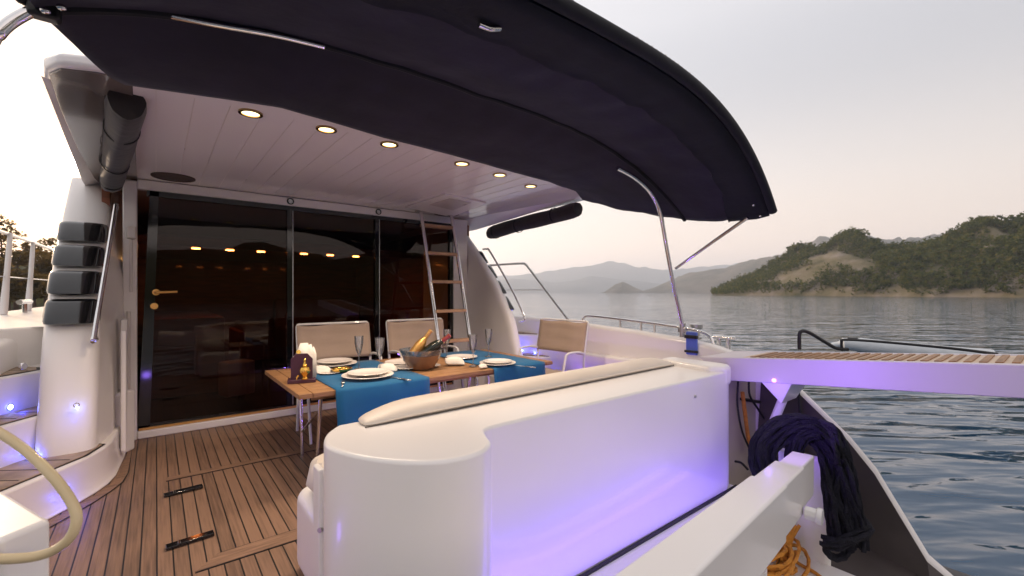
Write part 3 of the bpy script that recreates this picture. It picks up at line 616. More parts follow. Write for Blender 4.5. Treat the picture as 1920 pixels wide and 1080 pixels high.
# purple lighting of the stern (the LED strip in the ledge, plus an added gangway fill) and cockpit
lamp('stern_led', 'AREA', (1.95, 1.16, -.03), 1.8, (.16, .08, 1.0), specular_factor=0, shape='RECTANGLE', size=1.9, size_y=.03, aim=(0, .42, 1))
lamp('stern_led', 'AREA', (1.95, 1.04, -.03), 2.0, (.20, .11, 1.0), shape='RECTANGLE', size=1.9, size_y=.03, aim=(0, .9, 1))
lamp('stern_led', 'POINT', (1.0, 1.24, .0), .9, (.16, .08, 1.0), specular_factor=0, shadow_soft_size=.05)
lamp('gangway_fill', 'AREA', (2.20, .92, .68), 2.7, (.31, .11, 1.0), specular_factor=0, shape='RECTANGLE', size=.04, size_y=.3, spread=R(135), aim=(1, -.35, .12))  # added violet fill without a fixture, set above the arm to light the gangway

# ================================================================== SOFA
SF = thing('transom_sofa', 'white moulded stern sofa with cream back cushion and rounded corner, glowing violet behind', 'sofa', (1.7, 1.7, 0))
pl = [(.535, 1.72), (.47, 1.64), (.435, 1.53), (.455, 1.42), (.515, 1.30), (.60, 1.20), (.68, 1.155), (.75, 1.145), (.82, 1.16), (.875, 1.205), (.905, 1.27), (.935, 1.325), (.985, 1.345), (1.2, 1.345), (2.80, 1.335), (2.88, 1.36), (2.91, 1.43), (2.91, 1.74)]
pl = [tuple(q) for q in spline([Vector((*p_, 0)) for p_ in pl[:13]], 5)] + pl[13:]
MB().prism([(p_[0], p_[1]) for p_ in pl], -.05, .70).build('sofa_body', M['gel'], SF, bevel=.05, seg=6)
mb = MB(); mb.prism([(2.70, 1.40), (2.78, 1.33), (2.90, 1.35), (2.925, 1.42), (2.925, 1.80), (2.78, 1.80)], .60, .735); mb.build('corner_cap', M['gel'], SF, bevel=.03, seg=4)
rws = []
n = 26
for i in range(n+1):
    u = i/n; x = .585+(2.76-.585)*u; k = min(1, math.sin(min(1, u*9)*math.pi/2)*.62+.38)*min(1, .4+12*(1-u))
    yb = 1.615+.055*u; row = []
    for (a, b) in ((0, 0), (-.006, .012), (0, .028), (.03, .046), (.075, .056), (.12, .057), (.15, .048), (.17, .028), (.172, 0)):
        row.append((x+.012*math.sin(b*30), yb+a*(.35+.65*k), .70+b*k*1.0))
    rws.append(row)
BC = MB().grid(rws, True, True).build('back_cushion', M['vinyl'], SF, sub=1, angle=60)
MB().tube([(.60, 1.612, .703), (1.6, 1.636, .703), (2.74, 1.664, .703)], .0022, 6, smooth=4).build('cushion_piping', M['piping'], BC)
mb = MB(); mb.box((1.65, 1.90, .18), (2.36, .42, .36)); mb.build('seat_base', M['gel'], SF, bevel=.06, seg=5)
rws = []
for i in range(9):
    u = i/8; x = .452+(2.84-.452)*u; k = 1-.12*(abs(u-.5)*2)**8
    rws.append([(x, 1.70+.40*k*(.5+.5*ca) if True else 0, .44+.095*k*sa) for ca, sa in [(math.copysign(abs(math.cos(a))**.6, math.cos(a)), math.copysign(abs(math.sin(a))**.7, math.sin(a))) for a in [2*math.pi*q/20 for q in range(20)]]])
MB().grid(rws, True, True).build('seat_cushion', M['vinyl'], SF, sub=1, angle=70)
mb = MB(); mb.box((.453, 1.665, .27), (.022, .075, .62)); EP = mb.build('end_panel', M['gel'], SF, bevel=.008)
MB().disc((.455, 1.635, .37), .009, (-.8, -.6, 0), th=.014).build('panel_button', M['dullsteel'], EP)
MB().disc((2.42, 1.336, .60), .008, (0, -1, 0), th=.006).build('drain_cap', M['dullsteel'], SF)

# ================================================================== BIMINI
BM = thing('bimini_canopy', 'large navy canvas bimini canopy on stainless tubes over the cockpit', 'canopy', (1.6, 1.9, 2.1))
def can(u, v):
    a = abs(u); s = u > 0
    za = 2.275-(.515*a**2.7 if s else .2*a**4); zm = 2.285-(.47*a**2.4 if s else .21*a**4.5); zf = 2.105+(.06 if s else -.05)*a**2
    Ya = 1.20+.11*a**2; Yf = interp([(-1, 2.42), (-.67, 2.34), (-.33, 2.48), (.1, 2.56), (.55, 2.70), (.8, 2.86), (1, 3.14)], u); Ym = 2.0
    Xa = 1.6+(1.8 if s else 1.95)*u; Xm = 1.6+(1.86 if s else 1.887)*u; Xf = 1.6+(1.75 if s else 1.70)*u
    if v < .45: t = v/.45; X, Yy, Z = Xa+(Xm-Xa)*t, Ya+(Ym-Ya)*t, za+(zm-za)*t - .03*math.sin(math.pi*t)
    else: t = (v-.45)/.55; X, Yy, Z = Xm+(Xf-Xm)*t, Ym+(Yf-Ym)*t, zm+(zf-zm)*t - .025*math.sin(math.pi*t)
    nn = noise.fractal(Vector((X*1.2, Yy*4, 1)), 1, 2, 3); n2 = noise.noise(Vector((X*7+Yy*2, Yy*3, 5)))
    e = min(1, v*6, (1-v)*6+.15)
    return Vector((X, Yy, Z + (.012*nn+(.006+.010*(v < .45)*math.sin(math.pi*min(1, v/.45)))*n2)*e))
NU, NV = 96, 30
FB = MB().grid([[can(-1+2*i/NU, j/NV) for i in range(NU+1)] for j in range(NV+1)]).build('canopy_fabric', M['navy'], BM, angle=80, solid=.006)
# mid seam pocket
MB().tube([can(-1+2*i/60, .45)+Vector((0, 0, -.006)) for i in range(61)], .016, 8).build('bow_pocket', M['navydark'], FB)
# aft sleeve with uneven hem
rws = []
for i in range(NU+1):
    u = -1+2*i/NU; row = []
    hem = .155 + .018*noise.noise(Vector((u*9, 0, 2))) + .012*math.floor(2*noise.noise(Vector((u*4, 3, 2))))/2 + .07*max(0, u-.85)*4
    for t in (0, .3, .7, .97, 1):
        p = can(u, .005+hem*t); row.append(p + Vector((0, 0, -.014-.012*math.sin(t*math.pi)-.008*(t == 1)+.004*noise.noise(p*6))))
    rws.append(row)
MB().grid(rws).build('edge_sleeve', M['navydark'], BM, solid=.006, angle=70)
MB().tube([can(-1+2*i/80, .0)+Vector((0, -.012, .012)) for i in range(81)], .03, 10).build('edge_roll', M['navydark'], BM)
for i in range(46):
    u = .02+.92*i/45; p = can(u, 0)
    MB().ball(p+Vector((0, -.012-.019, .012+.0215)), .0045 if i % 3 else .006, 5).build('snap_stud', M['steel'], BM)
for u, v, in ((.93, .06), (.985, .05), (-.985, .42), (-.965, .41)): MB().ball(can(u, v)+Vector((0, -.012, -.03)), .010, 6, (1.3, 1, 1)).build('snap_stud', M['steel'], BM)
tb = lambda pts, r=.0135, name='frame_tube': MB().tube(pts, r, 12, smooth=6).build(name, M['steel'], BM)
tb([can(-.84, .45)+Vector((0, -.0, -.006)), can(-.76, .45)+Vector((0, -.012, -.022)), can(-.65, .45)+Vector((0, -.012, -.022)), can(-.55, .45)+Vector((0, -.01, -.018))], .011)
tb([can(-.335, .1)+Vector((0, -.0, -.045)), can(-.31, .1)+Vector((0, -.0, -.045)), can(-.285, .1)+Vector((0, 0, -.03))], .011)
tb([atY(1158, 315, 2.0), atY(1190, 333, 2.0), atY(1215, 355, 2.02), atY(1231, 380, 2.04), atY(1240, 408, 2.06), atY(1250, 465, 2.08), atY(1262, 530, 2.12), (3.68, 2.15, .90)], .0165, 'support_pole')
mb = MB(); mb.tube([(3.68, 2.15, .80), (3.68, 2.15, .93)], .026, 12); mb.box((3.69, 2.15, .865), (.06, .08, .05)); mb.build('pole_foot', M['dullsteel'], BM, bevel=.008)
tb([atY(1267, 503, 2.10), atY(1330, 458, 1.75), atY(1402, 408, 1.42)], .012, 'brace_strut')
pt = can(-1, .45)
tb([pt+Vector((.05, .0, .0)), pt+Vector((.0, -.0, .0)), atY(30, 36, 2.0), atY(-4, 66, 2.0), atY(-40, 130, 2.02), Vector((-.72, 2.1, .85))], .0165, 'support_pole')
mb = MB(); mb.box(pt+Vector((.015, -.005, .0)), (.075, .05, .05)); mb.ball(pt+Vector((-.03, -.01, .02)), .02, 6); mb.build('tube_joint', M['black'], BM, bevel=.012)

# rolled curtains
def roll(p0, p1, r0, r1, label, rows=22, sagx=0):
    p0, p1 = Vector(p0), Vector(p1); t = (p1-p0).normalized(); a = t.cross(Vector((0, 0, 1))).normalized(); b = a.cross(t)
    rws = []
    for i in range(rows+1):
        u = i/rows; c = p0.lerp(p1, u) + Vector((0, 0, -.005*math.sin(u*7))); r = (r0+(r1-r0)*u)*(1+.03*math.sin(u*16+1))*(.9 if i in (0, rows) else 1)
        rws.append([c + (a*math.cos(q)*.9 + b*math.sin(q))*r*(1+.05*math.sin(q*3+u*3)+.02*math.sin(q*7+u*5)) for q in [2*math.pi*k/28 for k in range(28)]])
    o = tag(MB().grid(rws, True, True).build('rolled_curtain', M['curtain'], angle=60), label, 'curtain', 'rolled canvas side curtains')
    for u in (.22, .62, .92):
        c = p0.lerp(p1, u); r = (r0+(r1-r0)*u)*1.035
        MB().grid([[c + t*dt_ + (a*math.cos(q)*.9 + b*math.sin(q))*r for q in [2*math.pi*k/28 for k in range(28)]] for dt_ in (-.014, .014)], True).build('strap', M['navydark'], o, solid=.004)
    return o
roll((3.30, 3.06, 2.035), (3.42, 4.72, 1.975), .075, .085, 'dark canvas side curtain rolled up under the overhang beside the sea')
roll((-.105, 2.74, 2.085), (-.275, 4.66, 2.045), .082, .075, 'dark canvas side curtain rolled up above the black louvre stack')

# ================================================================== GANGWAY
GW = thing('gangway', 'white boarding gangway with teak slatted top reaching out over the water', 'gangway', (3.25, .5, .75))
gx0, gx1 = 2.98, 3.50; zt = lambda y: .763+(1.42-y)*.0905; zb = lambda y: .61+(1.42-y)*.094
mb = MB()
for x0, x1 in ((gx0, gx0+.05), (gx1-.05, gx1)):
    mb.grid([[(x0, 1.62, zt(1.62)), (x0, 1.42, zb(1.42)+.0), (x0, -1.5, zb(-1.5)), (x0, -1.5, zt(-1.5))], [(x1, 1.62, zt(1.62)), (x1, 1.42, zb(1.42)), (x1, -1.5, zb(-1.5)), (x1, -1.5, zt(-1.5))]], True, True)
mb.grid([[(gx0+.05, 1.62, zt(1.62)-.003), (gx0+.05, 1.42, zt(1.42)-.06), (gx0+.05, -1.5, zt(-1.5)-.06), (gx0+.05, -1.5, zt(-1.5)-.03), (gx0+.05, 1.3, zt(1.3)-.03), (gx0+.05, 1.36, zt(1.36)-.003)], [(gx1-.05, 1.62, zt(1.62)-.003), (gx1-.05, 1.42, zt(1.42)-.06), (gx1-.05, -1.5, zt(-1.5)-.06), (gx1-.05, -1.5, zt(-1.5)-.03), (gx1-.05, 1.3, zt(1.3)-.03), (gx1-.05, 1.36, zt(1.36)-.003)]], True, True)
mb.build('beam', M['gangpaint'], GW, bevel=.006)
MB().grid([[(gx0+.05, 1.36, zt(1.36)-.004), (gx1-.05, 1.36, zt(1.36)-.004)], [(gx0+.05, -1.5, zt(-1.5)-.004), (gx1-.05, -1.5, zt(-1.5)-.004)]]).build('walkway', M['paleteak'], GW, smooth=False)
mb = MB()
for i in range(54):
    y = 1.30-.052*i
    mb.grid([[(gx0+.07, y, zt(y)), (gx1-.07, y, zt(y))], [(gx0+.07, y-.026, zt(y-.026)), (gx1-.07, y-.026, zt(y-.026))]])
mb.build('slat_deck', M['teak'], GW, smooth=False, solid=.006)
mb = MB(); c = atX(1468, 722, 3.1)
mb.grid([[(2.985, c.y+.10, zb(c.y)+.01), (2.985, c.y-.09, zb(c.y)+.01), (3.02, c.y-.02, zb(c.y)-.13)], [(3.3, c.y+.10, zb(c.y)+.01), (3.3, c.y-.09, zb(c.y)+.01), (3.26, c.y-.02, zb(c.y)-.13)]], True, True)
mb.build('bracket', M['gel'], GW, bevel=.006)
MB().tube([(3.14, c.y+.0, zb(c.y)-.08), (3.12, c.y+.1, .25)], .028, 10).build('strut', M['gel'], GW)
MB().ball((2.976, c.y+.005, zb(c.y)+.018), .012, 8).build('courtesy_light', M['ledp'], GW)
hoop = MB(); hoop.tube([atd(1499, 655, 3.0), atd(1499, 628, 3.0), atd(1504, 621, 3.0), atd(1518, 624, 3.0), atd(1545, 640, 3.05), atd(1568, 653, 3.1), atd(1590, 655, 3.1)], .012, 10, smooth=5)
hoop.tube([atd(1579, 658, 3.1), atd(1578, 642, 3.1), atd(1584, 637, 3.1), atd(1640, 640, 3.1), atd(1720, 647, 3.0), atd(1800, 655, 2.8), atd(1870, 664, 2.6)], .009, 10, smooth=5)
hoop.build('handrail_rope', M['black'], GW)
MB().tube([atd(1497, 735, 3.1), atd(1499, 760, 3.1), atd(1502, 800, 3.1), atd(1506, 860, 3.1)], .010, 8, smooth=4).build('power_cable', M['black'], GW)
lamp('gangway_lamp', 'POINT', (2.90, c.y, zb(c.y)-.06), .22, (.22, .10, 1.0), shadow_soft_size=.02)

# tender afloat beyond
TD = thing('inflatable_tender', 'pale grey inflatable tender with black rubbing strip afloat beyond the gangway', 'dinghy', polar(1720, 14, -.9))
p = [polar(1560, 14.6, -.50), polar(1590, 14.4, -.42), polar(1660, 14, -.50), polar(1760, 13.5, -.6), polar(1860, 13, -.66)]
MB().tube([q+Vector((0, 0, -.06)) for q in p], [.10, .2, .24, .25, .25, .25], 14, smooth=5).build('tube', M['tender'], TD)
MB().tube([q+Vector((-.05, 0, .14)) for q in p[1:]], .03, 8, smooth=4).build('rubbing_strip', M['black'], TD)

# ================================================================== LIFTING ARM, ROPES
LA = thing('lifting_arm', 'white telescopic box arm with a side knob across the stern', 'boat crane arm', (1.9, .7, -.28))
E = Vector((2.60, .85, .27)); D_ = Vector((1.3676, .185, -.108)).normalized()
sd = Vector((-D_.y, D_.x, 0)).normalized(); up = D_.cross(sd)*-1; up = sd.cross(D_)*-1 if sd.cross(D_).z < 0 else sd.cross(D_)
def seg(l0, l1, w, h):
    c = E - D_*((l0+l1)/2); mx = Matrix(((D_.x, sd.x, up.x, c.x), (D_.y, sd.y, up.y, c.y), (D_.z, sd.z, up.z, c.z), (0, 0, 0, 1)))
    return MB().box((0, 0, 0), (abs(l1-l0), w, h), mx=mx)
seg(0, .8, .10, .20).build('arm', M['gel'], LA, bevel=.010)
seg(.30, 1.0, .122, .215).build('sleeve', M['gel'], LA, bevel=.010)
seg(.66, 2.6, .138, .228).build('outer_sleeve', M['gel'], LA, bevel=.012)
k = E - D_*.33 - sd*.07 - up*.085
mb = MB(); mb.disc(k, .03, -sd, th=.05, n=8); mb.disc(k-sd*.045, .036, -sd, th=.022); mb.build('locking_knob', M['whitetube'], LA, bevel=.005)
mb = MB(); mb.tube([(1.7, .72, -.3), (1.7, .72, .2)], .05, 12); mb.build('support_post', M['gel'], LA)
mb = MB(); mb.box((2.86, .93, -.02), (.05, .26, .62)); LAP = mb.build('end_plate', M['gel'], LA, bevel=.03)

def strands(name, path, n, spread, r, m, label, cat, seed=1, jit=.25, parent=None):
    random.seed(seed); mb = MB()
    for k in range(n):
        ang = 2*math.pi*k/n + random.uniform(-.4, .4); rad = spread*math.sqrt(random.random()); pts = []
        for i, (p, w) in enumerate(path):
            t = (Vector(path[min(i+1, len(path)-1)][0])-Vector(path[max(0, i-1)][0])).normalized()
            a = t.cross(FW).normalized(); b = FW
            q = ang+.25*i*random.uniform(.3, 1)
            pts.append(Vector(p)+(a*math.cos(q)+b*math.sin(q)*.8)*rad*w+Vector((random.gauss(0, 1), random.gauss(0, 1), random.gauss(0, 1)))*spread*jit*.2)
        mb.tube(pts, r*1.04, 9, smooth=10, lay=.8)
    return mb
P = atd
path = [(P(1446, 905, 2.42), .9), (P(1430, 870, 2.45), 1), (P(1432, 835, 2.48), 1), (P(1462, 806, 2.48), 1), (P(1505, 800, 2.44), 1), (P(1545, 818, 2.40), 1), (P(1568, 865, 2.34), 1), (P(1576, 925, 2.32), 1.05), (P(1585, 980, 2.32), 1.15), (P(1592, 1022, 2.32), 1.2)]
mb = strands('r', path, 40, .076, .0105, None, '', '', 3)
path2 = [(P(1492, 905, 2.42), .5), (P(1488, 860, 2.44), .6), (P(1500, 820, 2.42), .8), (P(1530, 812, 2.40), 1)]
mb2 = strands('r', path2, 14, .055, .010, None, '', '', 5)
random.seed(9)
for q in range(7):   # binding turns and the hanging eye
    o = Vector((random.gauss(0, .008), random.gauss(0, .008), random.gauss(0, .008)))
    mb.tube([P(1540+q*3, 792+q*1.5, 2.34)+o, P(1566, 806+q*4, 2.24)+o, P(1572, 838+q*4, 2.3)+o, P(1545, 850, 2.44)+o], .0105, 9, smooth=10, lay=.8)
for q in range(6):
    o = Vector((random.gauss(0, .01), random.gauss(0, .01), random.gauss(0, .012)))
    mb.tube([P(1540, 1018, 2.28)+o, P(1568, 1016+q*2, 2.24)+o, P(1600, 1012, 2.24)+o, P(1630, 998, 2.28)+o, P(1622, 985, 2.36)+o], .0108, 9, smooth=10, lay=.8)
    mb.tube([P(1548, 1015, 2.3)+o, P(1550, 1036, 2.28)+o*.6, P(1566, 1048, 2.27)+o*.5, P(1585, 1043, 2.27)+o*.6, P(1594, 1022, 2.3)+o], .0095, 9, smooth=10, lay=.8)
RB = thing('mooring_rope_bundle', 'thick navy mooring rope hanks draped over the end of the white arm', 'rope', E)
mb.build('rope_hank', M['rope'], RB); mb2.build('rope_loop', M['rope'], RB)
# orange line coil
random.seed(11); mb = MB()
for q in range(15):
    c = atZ(1445+random.gauss(0, 10), 1062+random.gauss(0, 6), -.25); r1, r2 = random.uniform(.12, .22), random.uniform(.05, .10); a0 = random.uniform(0, 6.28)
    mb.tube([c+Vector((math.cos(a0+k)*r1, math.sin(a0+k)*r2, .01*q*.6+.02*math.sin(k*1.7+q))) for k in [i*.45 for i in range(13)]], .0088, 9, smooth=6, lay=.8)
mb.tube([atZ(1470, 1010, -.2), atZ(1490, 1050, -.26), atZ(1530, 1075, -.27), atZ(1570, 1110, -.27)], .009, 7, smooth=6)
for q in range(4): mb.tube([atd(1478+q*7, 985, 2.45), atd(1470+q*4, 1020, 2.42), atd(1450+q*12, 1065, 2.4)], .0085, 7, smooth=5)
tag(mb.build('coiled_rope', M['orange']), 'orange rope coiled on the white locker under the arm', 'rope')
mb = MB(); mb.tube([atY(1392, 735, 1.46), atY(1397, 775, 1.45), atY(1402, 815, 1.45), atY(1408, 850, 1.44)], .014, 8, smooth=5)
tag(mb.build('orange_hose', M['orange']), 'short orange hose hanging against the beige stern wall', 'hose')
mb = MB()
mb.tube([atY(1384, 715, 1.45), atY(1383, 760, 1.44), atY(1392, 810, 1.44), atY(1410, 850, 1.43)], .007, 8, smooth=5)
mb.tube([atY(1404, 715, 1.45), atY(1406, 742, 1.44), atY(1420, 765, 1.44), atY(1436, 790, 1.43)], .008, 8, smooth=5)
mb.tube([atY(1390, 748, 1.47), atY(1440, 756, 1.46), atY(1490, 760, 1.45)], .012, 8, smooth=5)
mb.tube([atY(1378, 865, 1.44), atY(1390, 868, 1.4), atY(1402, 880, 1.38)], .008, 8, smooth=5)
tag(mb.build('black_cables', M['black']), 'thin black cables hanging under the gangway end', 'cable')
# cream hose
mb = MB(); mb.tube([atd(-160, 770, 1.0), atd(-60, 782, .95), atd(0, 812, .93), atd(50, 846, .92), atd(98, 892, .90), atd(132, 938, .89), atd(144, 975, .88), (atd(126, 1014, .87)), atd(80, 1040, .86), atd(0, 1048, .84), atd(-120, 1040, .84)], .0092, 14, smooth=8)
tag(mb.build('water_hose', M['hose']), 'cream water hose looped over the white stern locker', 'hose')

# ================================================================== LADDER
LD = thing('boarding_ladder', 'stainless ladder with teak rungs leaning up to the ceiling hatch', 'ladder', (2.53, 3.9, 0))
lt, lb = Vector((2.53, 4.60, 2.14)), Vector((2.53, 3.96, 0))
for sx in (-.2, .2):
    MB().tube([lt+Vector((sx, .03, -.02)), lt+Vector((sx, -.04, -.03)), lt+Vector((sx, -.06, -.08)), lb+Vector((sx, 0, 0))], .021, 12, smooth=3).build('side_rail', M['steel'], LD)
for f in (.085, .235, .385, .535, .685, .835, .94):
    c = lt.lerp(lb, f); MB().box(c, (.385, .10, .032)).build('rung', M['rungwood'], LD, bevel=.005)
mb = MB(); mb.box(lt+Vector((-.2, .0, -.015)), (.05, .09, .05)); mb.box(lt+Vector((.2, 0, -.015)), (.05, .09, .05)); mb.build('hook', M['dullsteel'], LD, bevel=.01)

# ================================================================== TABLE
TZ = .60
T = thing('dining_table', 'long slatted teak dining table on tubular legs laid for a meal', 'table', (1.66, 3.3, 0))
tx0, tx1, ty0, ty1 = .65, 2.70, 2.80, 3.84
mb = MB(); n = 11; w = (ty1-ty0)/n
for i in range(n): mb.box(((tx0+tx1)/2, ty0+w*(i+.5), TZ-.016), (tx1-tx0-.16, w-.005, .030))
for x in (tx0+.038, tx1-.038): mb.box((x, (ty0+ty1)/2, TZ-.015), (.076, ty1-ty0, .030))
mb.build('tabletop', M['teak'], T, bevel=.004)
mb = MB(); mb.box(((tx0+tx1)/2, ty0+.12, TZ-.05), (tx1-tx0-.2, .025, .035)); mb.box(((tx0+tx1)/2, ty1-.12, TZ-.05), (tx1-tx0-.2, .025, .035)); mb.build('apron', M['teak'], T)
for x in (.84, 2.0, 2.55):
    for y in (3.04, 3.58): MB().tube([(x, y, TZ-.03), (x, y+(.10 if y < 3.3 else -.06), .02), (x, y+(.10 if y < 3.3 else -.06), 0)], .0125, 10).build('leg', M['steel'], T)
    MB().tube([(x, 3.08, .42), (x, 3.55, .16)], .008, 8).build('brace', M['steel'], T)
def runner(x0, x1, near, far, label):
    mb = MB(); rws = []
    prof = [(ty1+.008, far), (ty1+.008, TZ-.02), (ty1+.002, TZ+.003)] + [(ty1+(ty0-ty1)*i/8, TZ+.004) for i in range(1, 8)] + [(ty0-.002, TZ+.003), (ty0-.008, TZ-.015)] + [(ty0-.010, TZ-.02-(TZ-.02-near)*i/6) for i in range(1, 7)]
    for i in range(13):
        u = i/12; x = x0+(x1-x0)*u
        rws.append([(x+.004*math.sin(z*20), y+(-(TZ-z)*.05*math.sin(u*11+x0) if z < TZ-.03 else 0)-(.012*(TZ-z) if y < 3 else 0), z) for y, z in prof])
    mb.grid(rws)
    tag(mb.build('table_runner', M['runner'], solid=.003, angle=70), label, 'table runner', 'blue table runners')
runner(.86, 1.50, .16, .42, 'blue cloth runner under the plates by the plum napkin box')
runner(2.06, 2.60, .30, .42, 'blue cloth runner at the ladder end of the table')
ZR = TZ+.006; ZT = TZ
def on(px, py, z=ZR): return atZ(px, py, z)

# ---- plates
def plate_prof(r): return [(0, .004), (r*.55, .004), (r*.62, .006), (r*.97, .022), (r, .024), (r*.985, .027), (r*.62, .012), (r*.5, .009), (0, .009)]
PL = thing('dinner_plate', 'wide white plate underneath, at the near edge of the runner by the napkin box', 'plate', on(690, 708), 0, 'white plates')
MB().lathe(plate_prof(.175), n=40).build('dish', M['china'], PL, True)
def plate(px, py, r, dz, label):
    q = on(px, py, ZR+dz); return dup(PL, q, random.uniform(0, 6), label, (r/.175,)*3)
plate(690, 702, .140, .018, 'smaller white plate stacked on top in front of the flute by the napkin box')
plate(627, 686, .175, 0, 'wide white plate underneath, in front of the first beige chair')
plate(627, 680, .14, .018, 'smaller white plate stacked on top in front of the first beige chair')
plate(933, 684, .150, 0, 'wide white plate underneath, on the runner at the ladder end')
plate(933, 680, .12, .016, 'smaller white plate stacked on top on the runner at the ladder end')
plate(762, 691, .11, 0, 'small white plate against the napkin side of the brown bowl')
plate(756, 682, .15, 0, 'white plate in front of the middle chair, behind the bowl')
plate(806, 687, .085, 0, 'small white saucer tucked at the ladder side of the brown bowl')
plate(866, 672, .14, 0, 'white plate at the far edge of the table below the ladder')
plate(618, 700, .085, 0, 'small white side plate next to the napkin box')

# ---- flutes
FL = thing('champagne_flute', 'empty champagne flute behind the front plates, standing free of the chairs', 'glass', on(712, 698), 0, 'champagne flutes')
MB().lathe([(0, .002), (.034, .002), (.034, .004), (.006, .010), (.0045, .03), (.0045, .095), (.010, .112), (.024, .15), (.032, .20), (.034, .255), (.0325, .255), (.0305, .20), (.0225, .152), (.008, .118), (0, .114)], n=24).build('bowl_and_stem', M['glass'], FL, True)
for px, py, lab in ((673, 692, 'champagne flute in front of the backrest of the first beige chair'), (838, 670, 'champagne flute behind the bottle in the brown bowl'), (887, 687, 'champagne flute at the foot of the ladder rail'), (916, 669, 'champagne flute before the pale cabin side beyond the ladder')):
    dup(FL, on(px, py), random.uniform(0, 6), lab)

# ---- napkin box
nb = on(566, 716, TZ); NB = thing('napkin_box', 'dark plum napkin holder box with a gold ornament on its front', 'napkin holder', nb, R(-14))
MB().box((0, 0, .012), (.17, .115, .022)).build('base', M['purplebox'], NB, True, bevel=.003)
pp = [(-.066, .02), (.066, .02), (.066, .155), (.034, .192), (-.034, .192), (-.066, .155)]
for y in (-.018, .042):
    mb = MB(); mb.grid([[(x, y-.006, z) for x, z in pp], [(x, y+.006, z) for x, z in pp]], True, True); mb.build('panel', M['purplebox'], NB, True, bevel=.002)
mb = MB(); mb.lathe([(0, 0), (.022, 0), (.024, .006), (.014, .016), (.018, .024), (.031, .045), (.033, .062), (.026, .08), (.012, .088), (.016, .094), (.009, .104), (.005, .116), (.008, .122), (.003, .136), (0, .138)], (.018, -.042, .024)); mb.tube([(-.03, -.042, .024), (-.028, -.042, .04), (-.02, -.042, .052)], .005, 6); mb.build('gold_ornament', M['gold'], NB, True)
mb = MB(); mb.disc((-.02, .0, .2), .014, (0, -1, .3), th=.01); mb.build('gold_finial', M['gold'], NB, True)
NP = thing('paper_napkin', 'white paper napkins standing up inside the plum napkin box', 'napkin', nb+Vector((0, 0, .024)), R(-14))
mb = MB()
for q, (x, y, tp) in enumerate(((.01, .0, .235), (.03, .01, .225), (-.01, .02, .205), (.045, .018, .21))):
    mb.grid([[(x-.05, y, .0), (x+.045, y+.002, .0)], [(x-.045, y+.003, tp*.7), (x+.045, y+.004, tp*.75)], [(x-.02+.01*q, y+.006, tp-.012*q), (x+.028, y+.012, tp)]])
mb.build('sheet', M['napkin'], NP, True, solid=.003)
# ---- folded cloth napkins
def fold(px, py, s, label, rz):
    o = thing('folded_napkin', label, 'napkin', on(px, py), rz, 'folded cream napkins')
    mb = MB(); a = .085*s
    mb.grid([[(-a, -.03*s, 0), (-a*.85, 0, .075*s), (-a*.95, .03*s, 0)], [(-.02, -.045*s, 0), (-.01, 0, .098*s), (-.02, .045*s, 0)], [(a*.8, -.04*s, 0), (a*.55, 0, .088*s), (a*.8, .04*s, 0)], [(a, -.02*s, 0), (a*.9, 0, .02*s), (a, .02*s, 0)]])
    mb.build('cloth', M['napkin'], o, True, solid=.006, sub=1)
fold(604, 699, .85, 'cream cloth napkin folded up beside the napkin box', R(-30)); fold(727, 696, .95, 'cream cloth napkin standing behind the plates by the first flute', R(-40)); fold(852, 684, 1.05, 'cream cloth napkin standing between the brown bowl and ladder', R(-30))
fold(905, 690, .5, 'small brown-shaded napkin beside the foot of the ladder flute', 0)
# ---- gold dish with cutlery
GD = thing('gold_dish', 'small gold trinket dish on the runner between two plate stacks', 'dish', on(641, 698))
MB().lathe([(0, .004), (.05, .004), (.072, .02), (.075, .03), (.070, .03), (.05, .012), (0, .010)], n=28).build('dish', M['gold'], GD, True)
mb = MB()
for q in range(7): a = q*.9; mb.ball((math.cos(a)*.035, math.sin(a)*.035, .026), .015, 6, (1.3, .8, .7))
mb.build('trinkets', M['gold'], GD, True)
def cutlery(name, px, py, rz, label):
    o = thing(name, label, 'cutlery', on(px, py, ZR+.002), rz, 'cutlery on the runners'); mb = MB()
    if name == 'knife': mb.box((0, -.05, .004), (.014, .09, .006)); mb.grid([[(-.008, -.005, .004), (.008, -.005, .004)], [(-.009, .08, .004), (.006, .07, .004)], [(-.004, .11, .004), (-.002, .108, .004)]])
    else:
        mb.box((0, -.05, .004), (.008, .11, .004)); mb.box((0, .02, .005), (.022, .03, .004))
        for k in (-.009, -.003, .003, .009): mb.box((k, .055, .005), (.003, .05, .003))
    mb.build('steel', M['dullsteel'], o, True, solid=.001)
cutlery('fork', 643, 720, R(-20), 'fork laid on the runner corner near the napkin box'); cutlery('knife', 752, 711, R(15), 'knife on the runner edge beside the front plates'); cutlery('knife', 985, 688, R(15), 'knife on the runner at the chair end of the table')

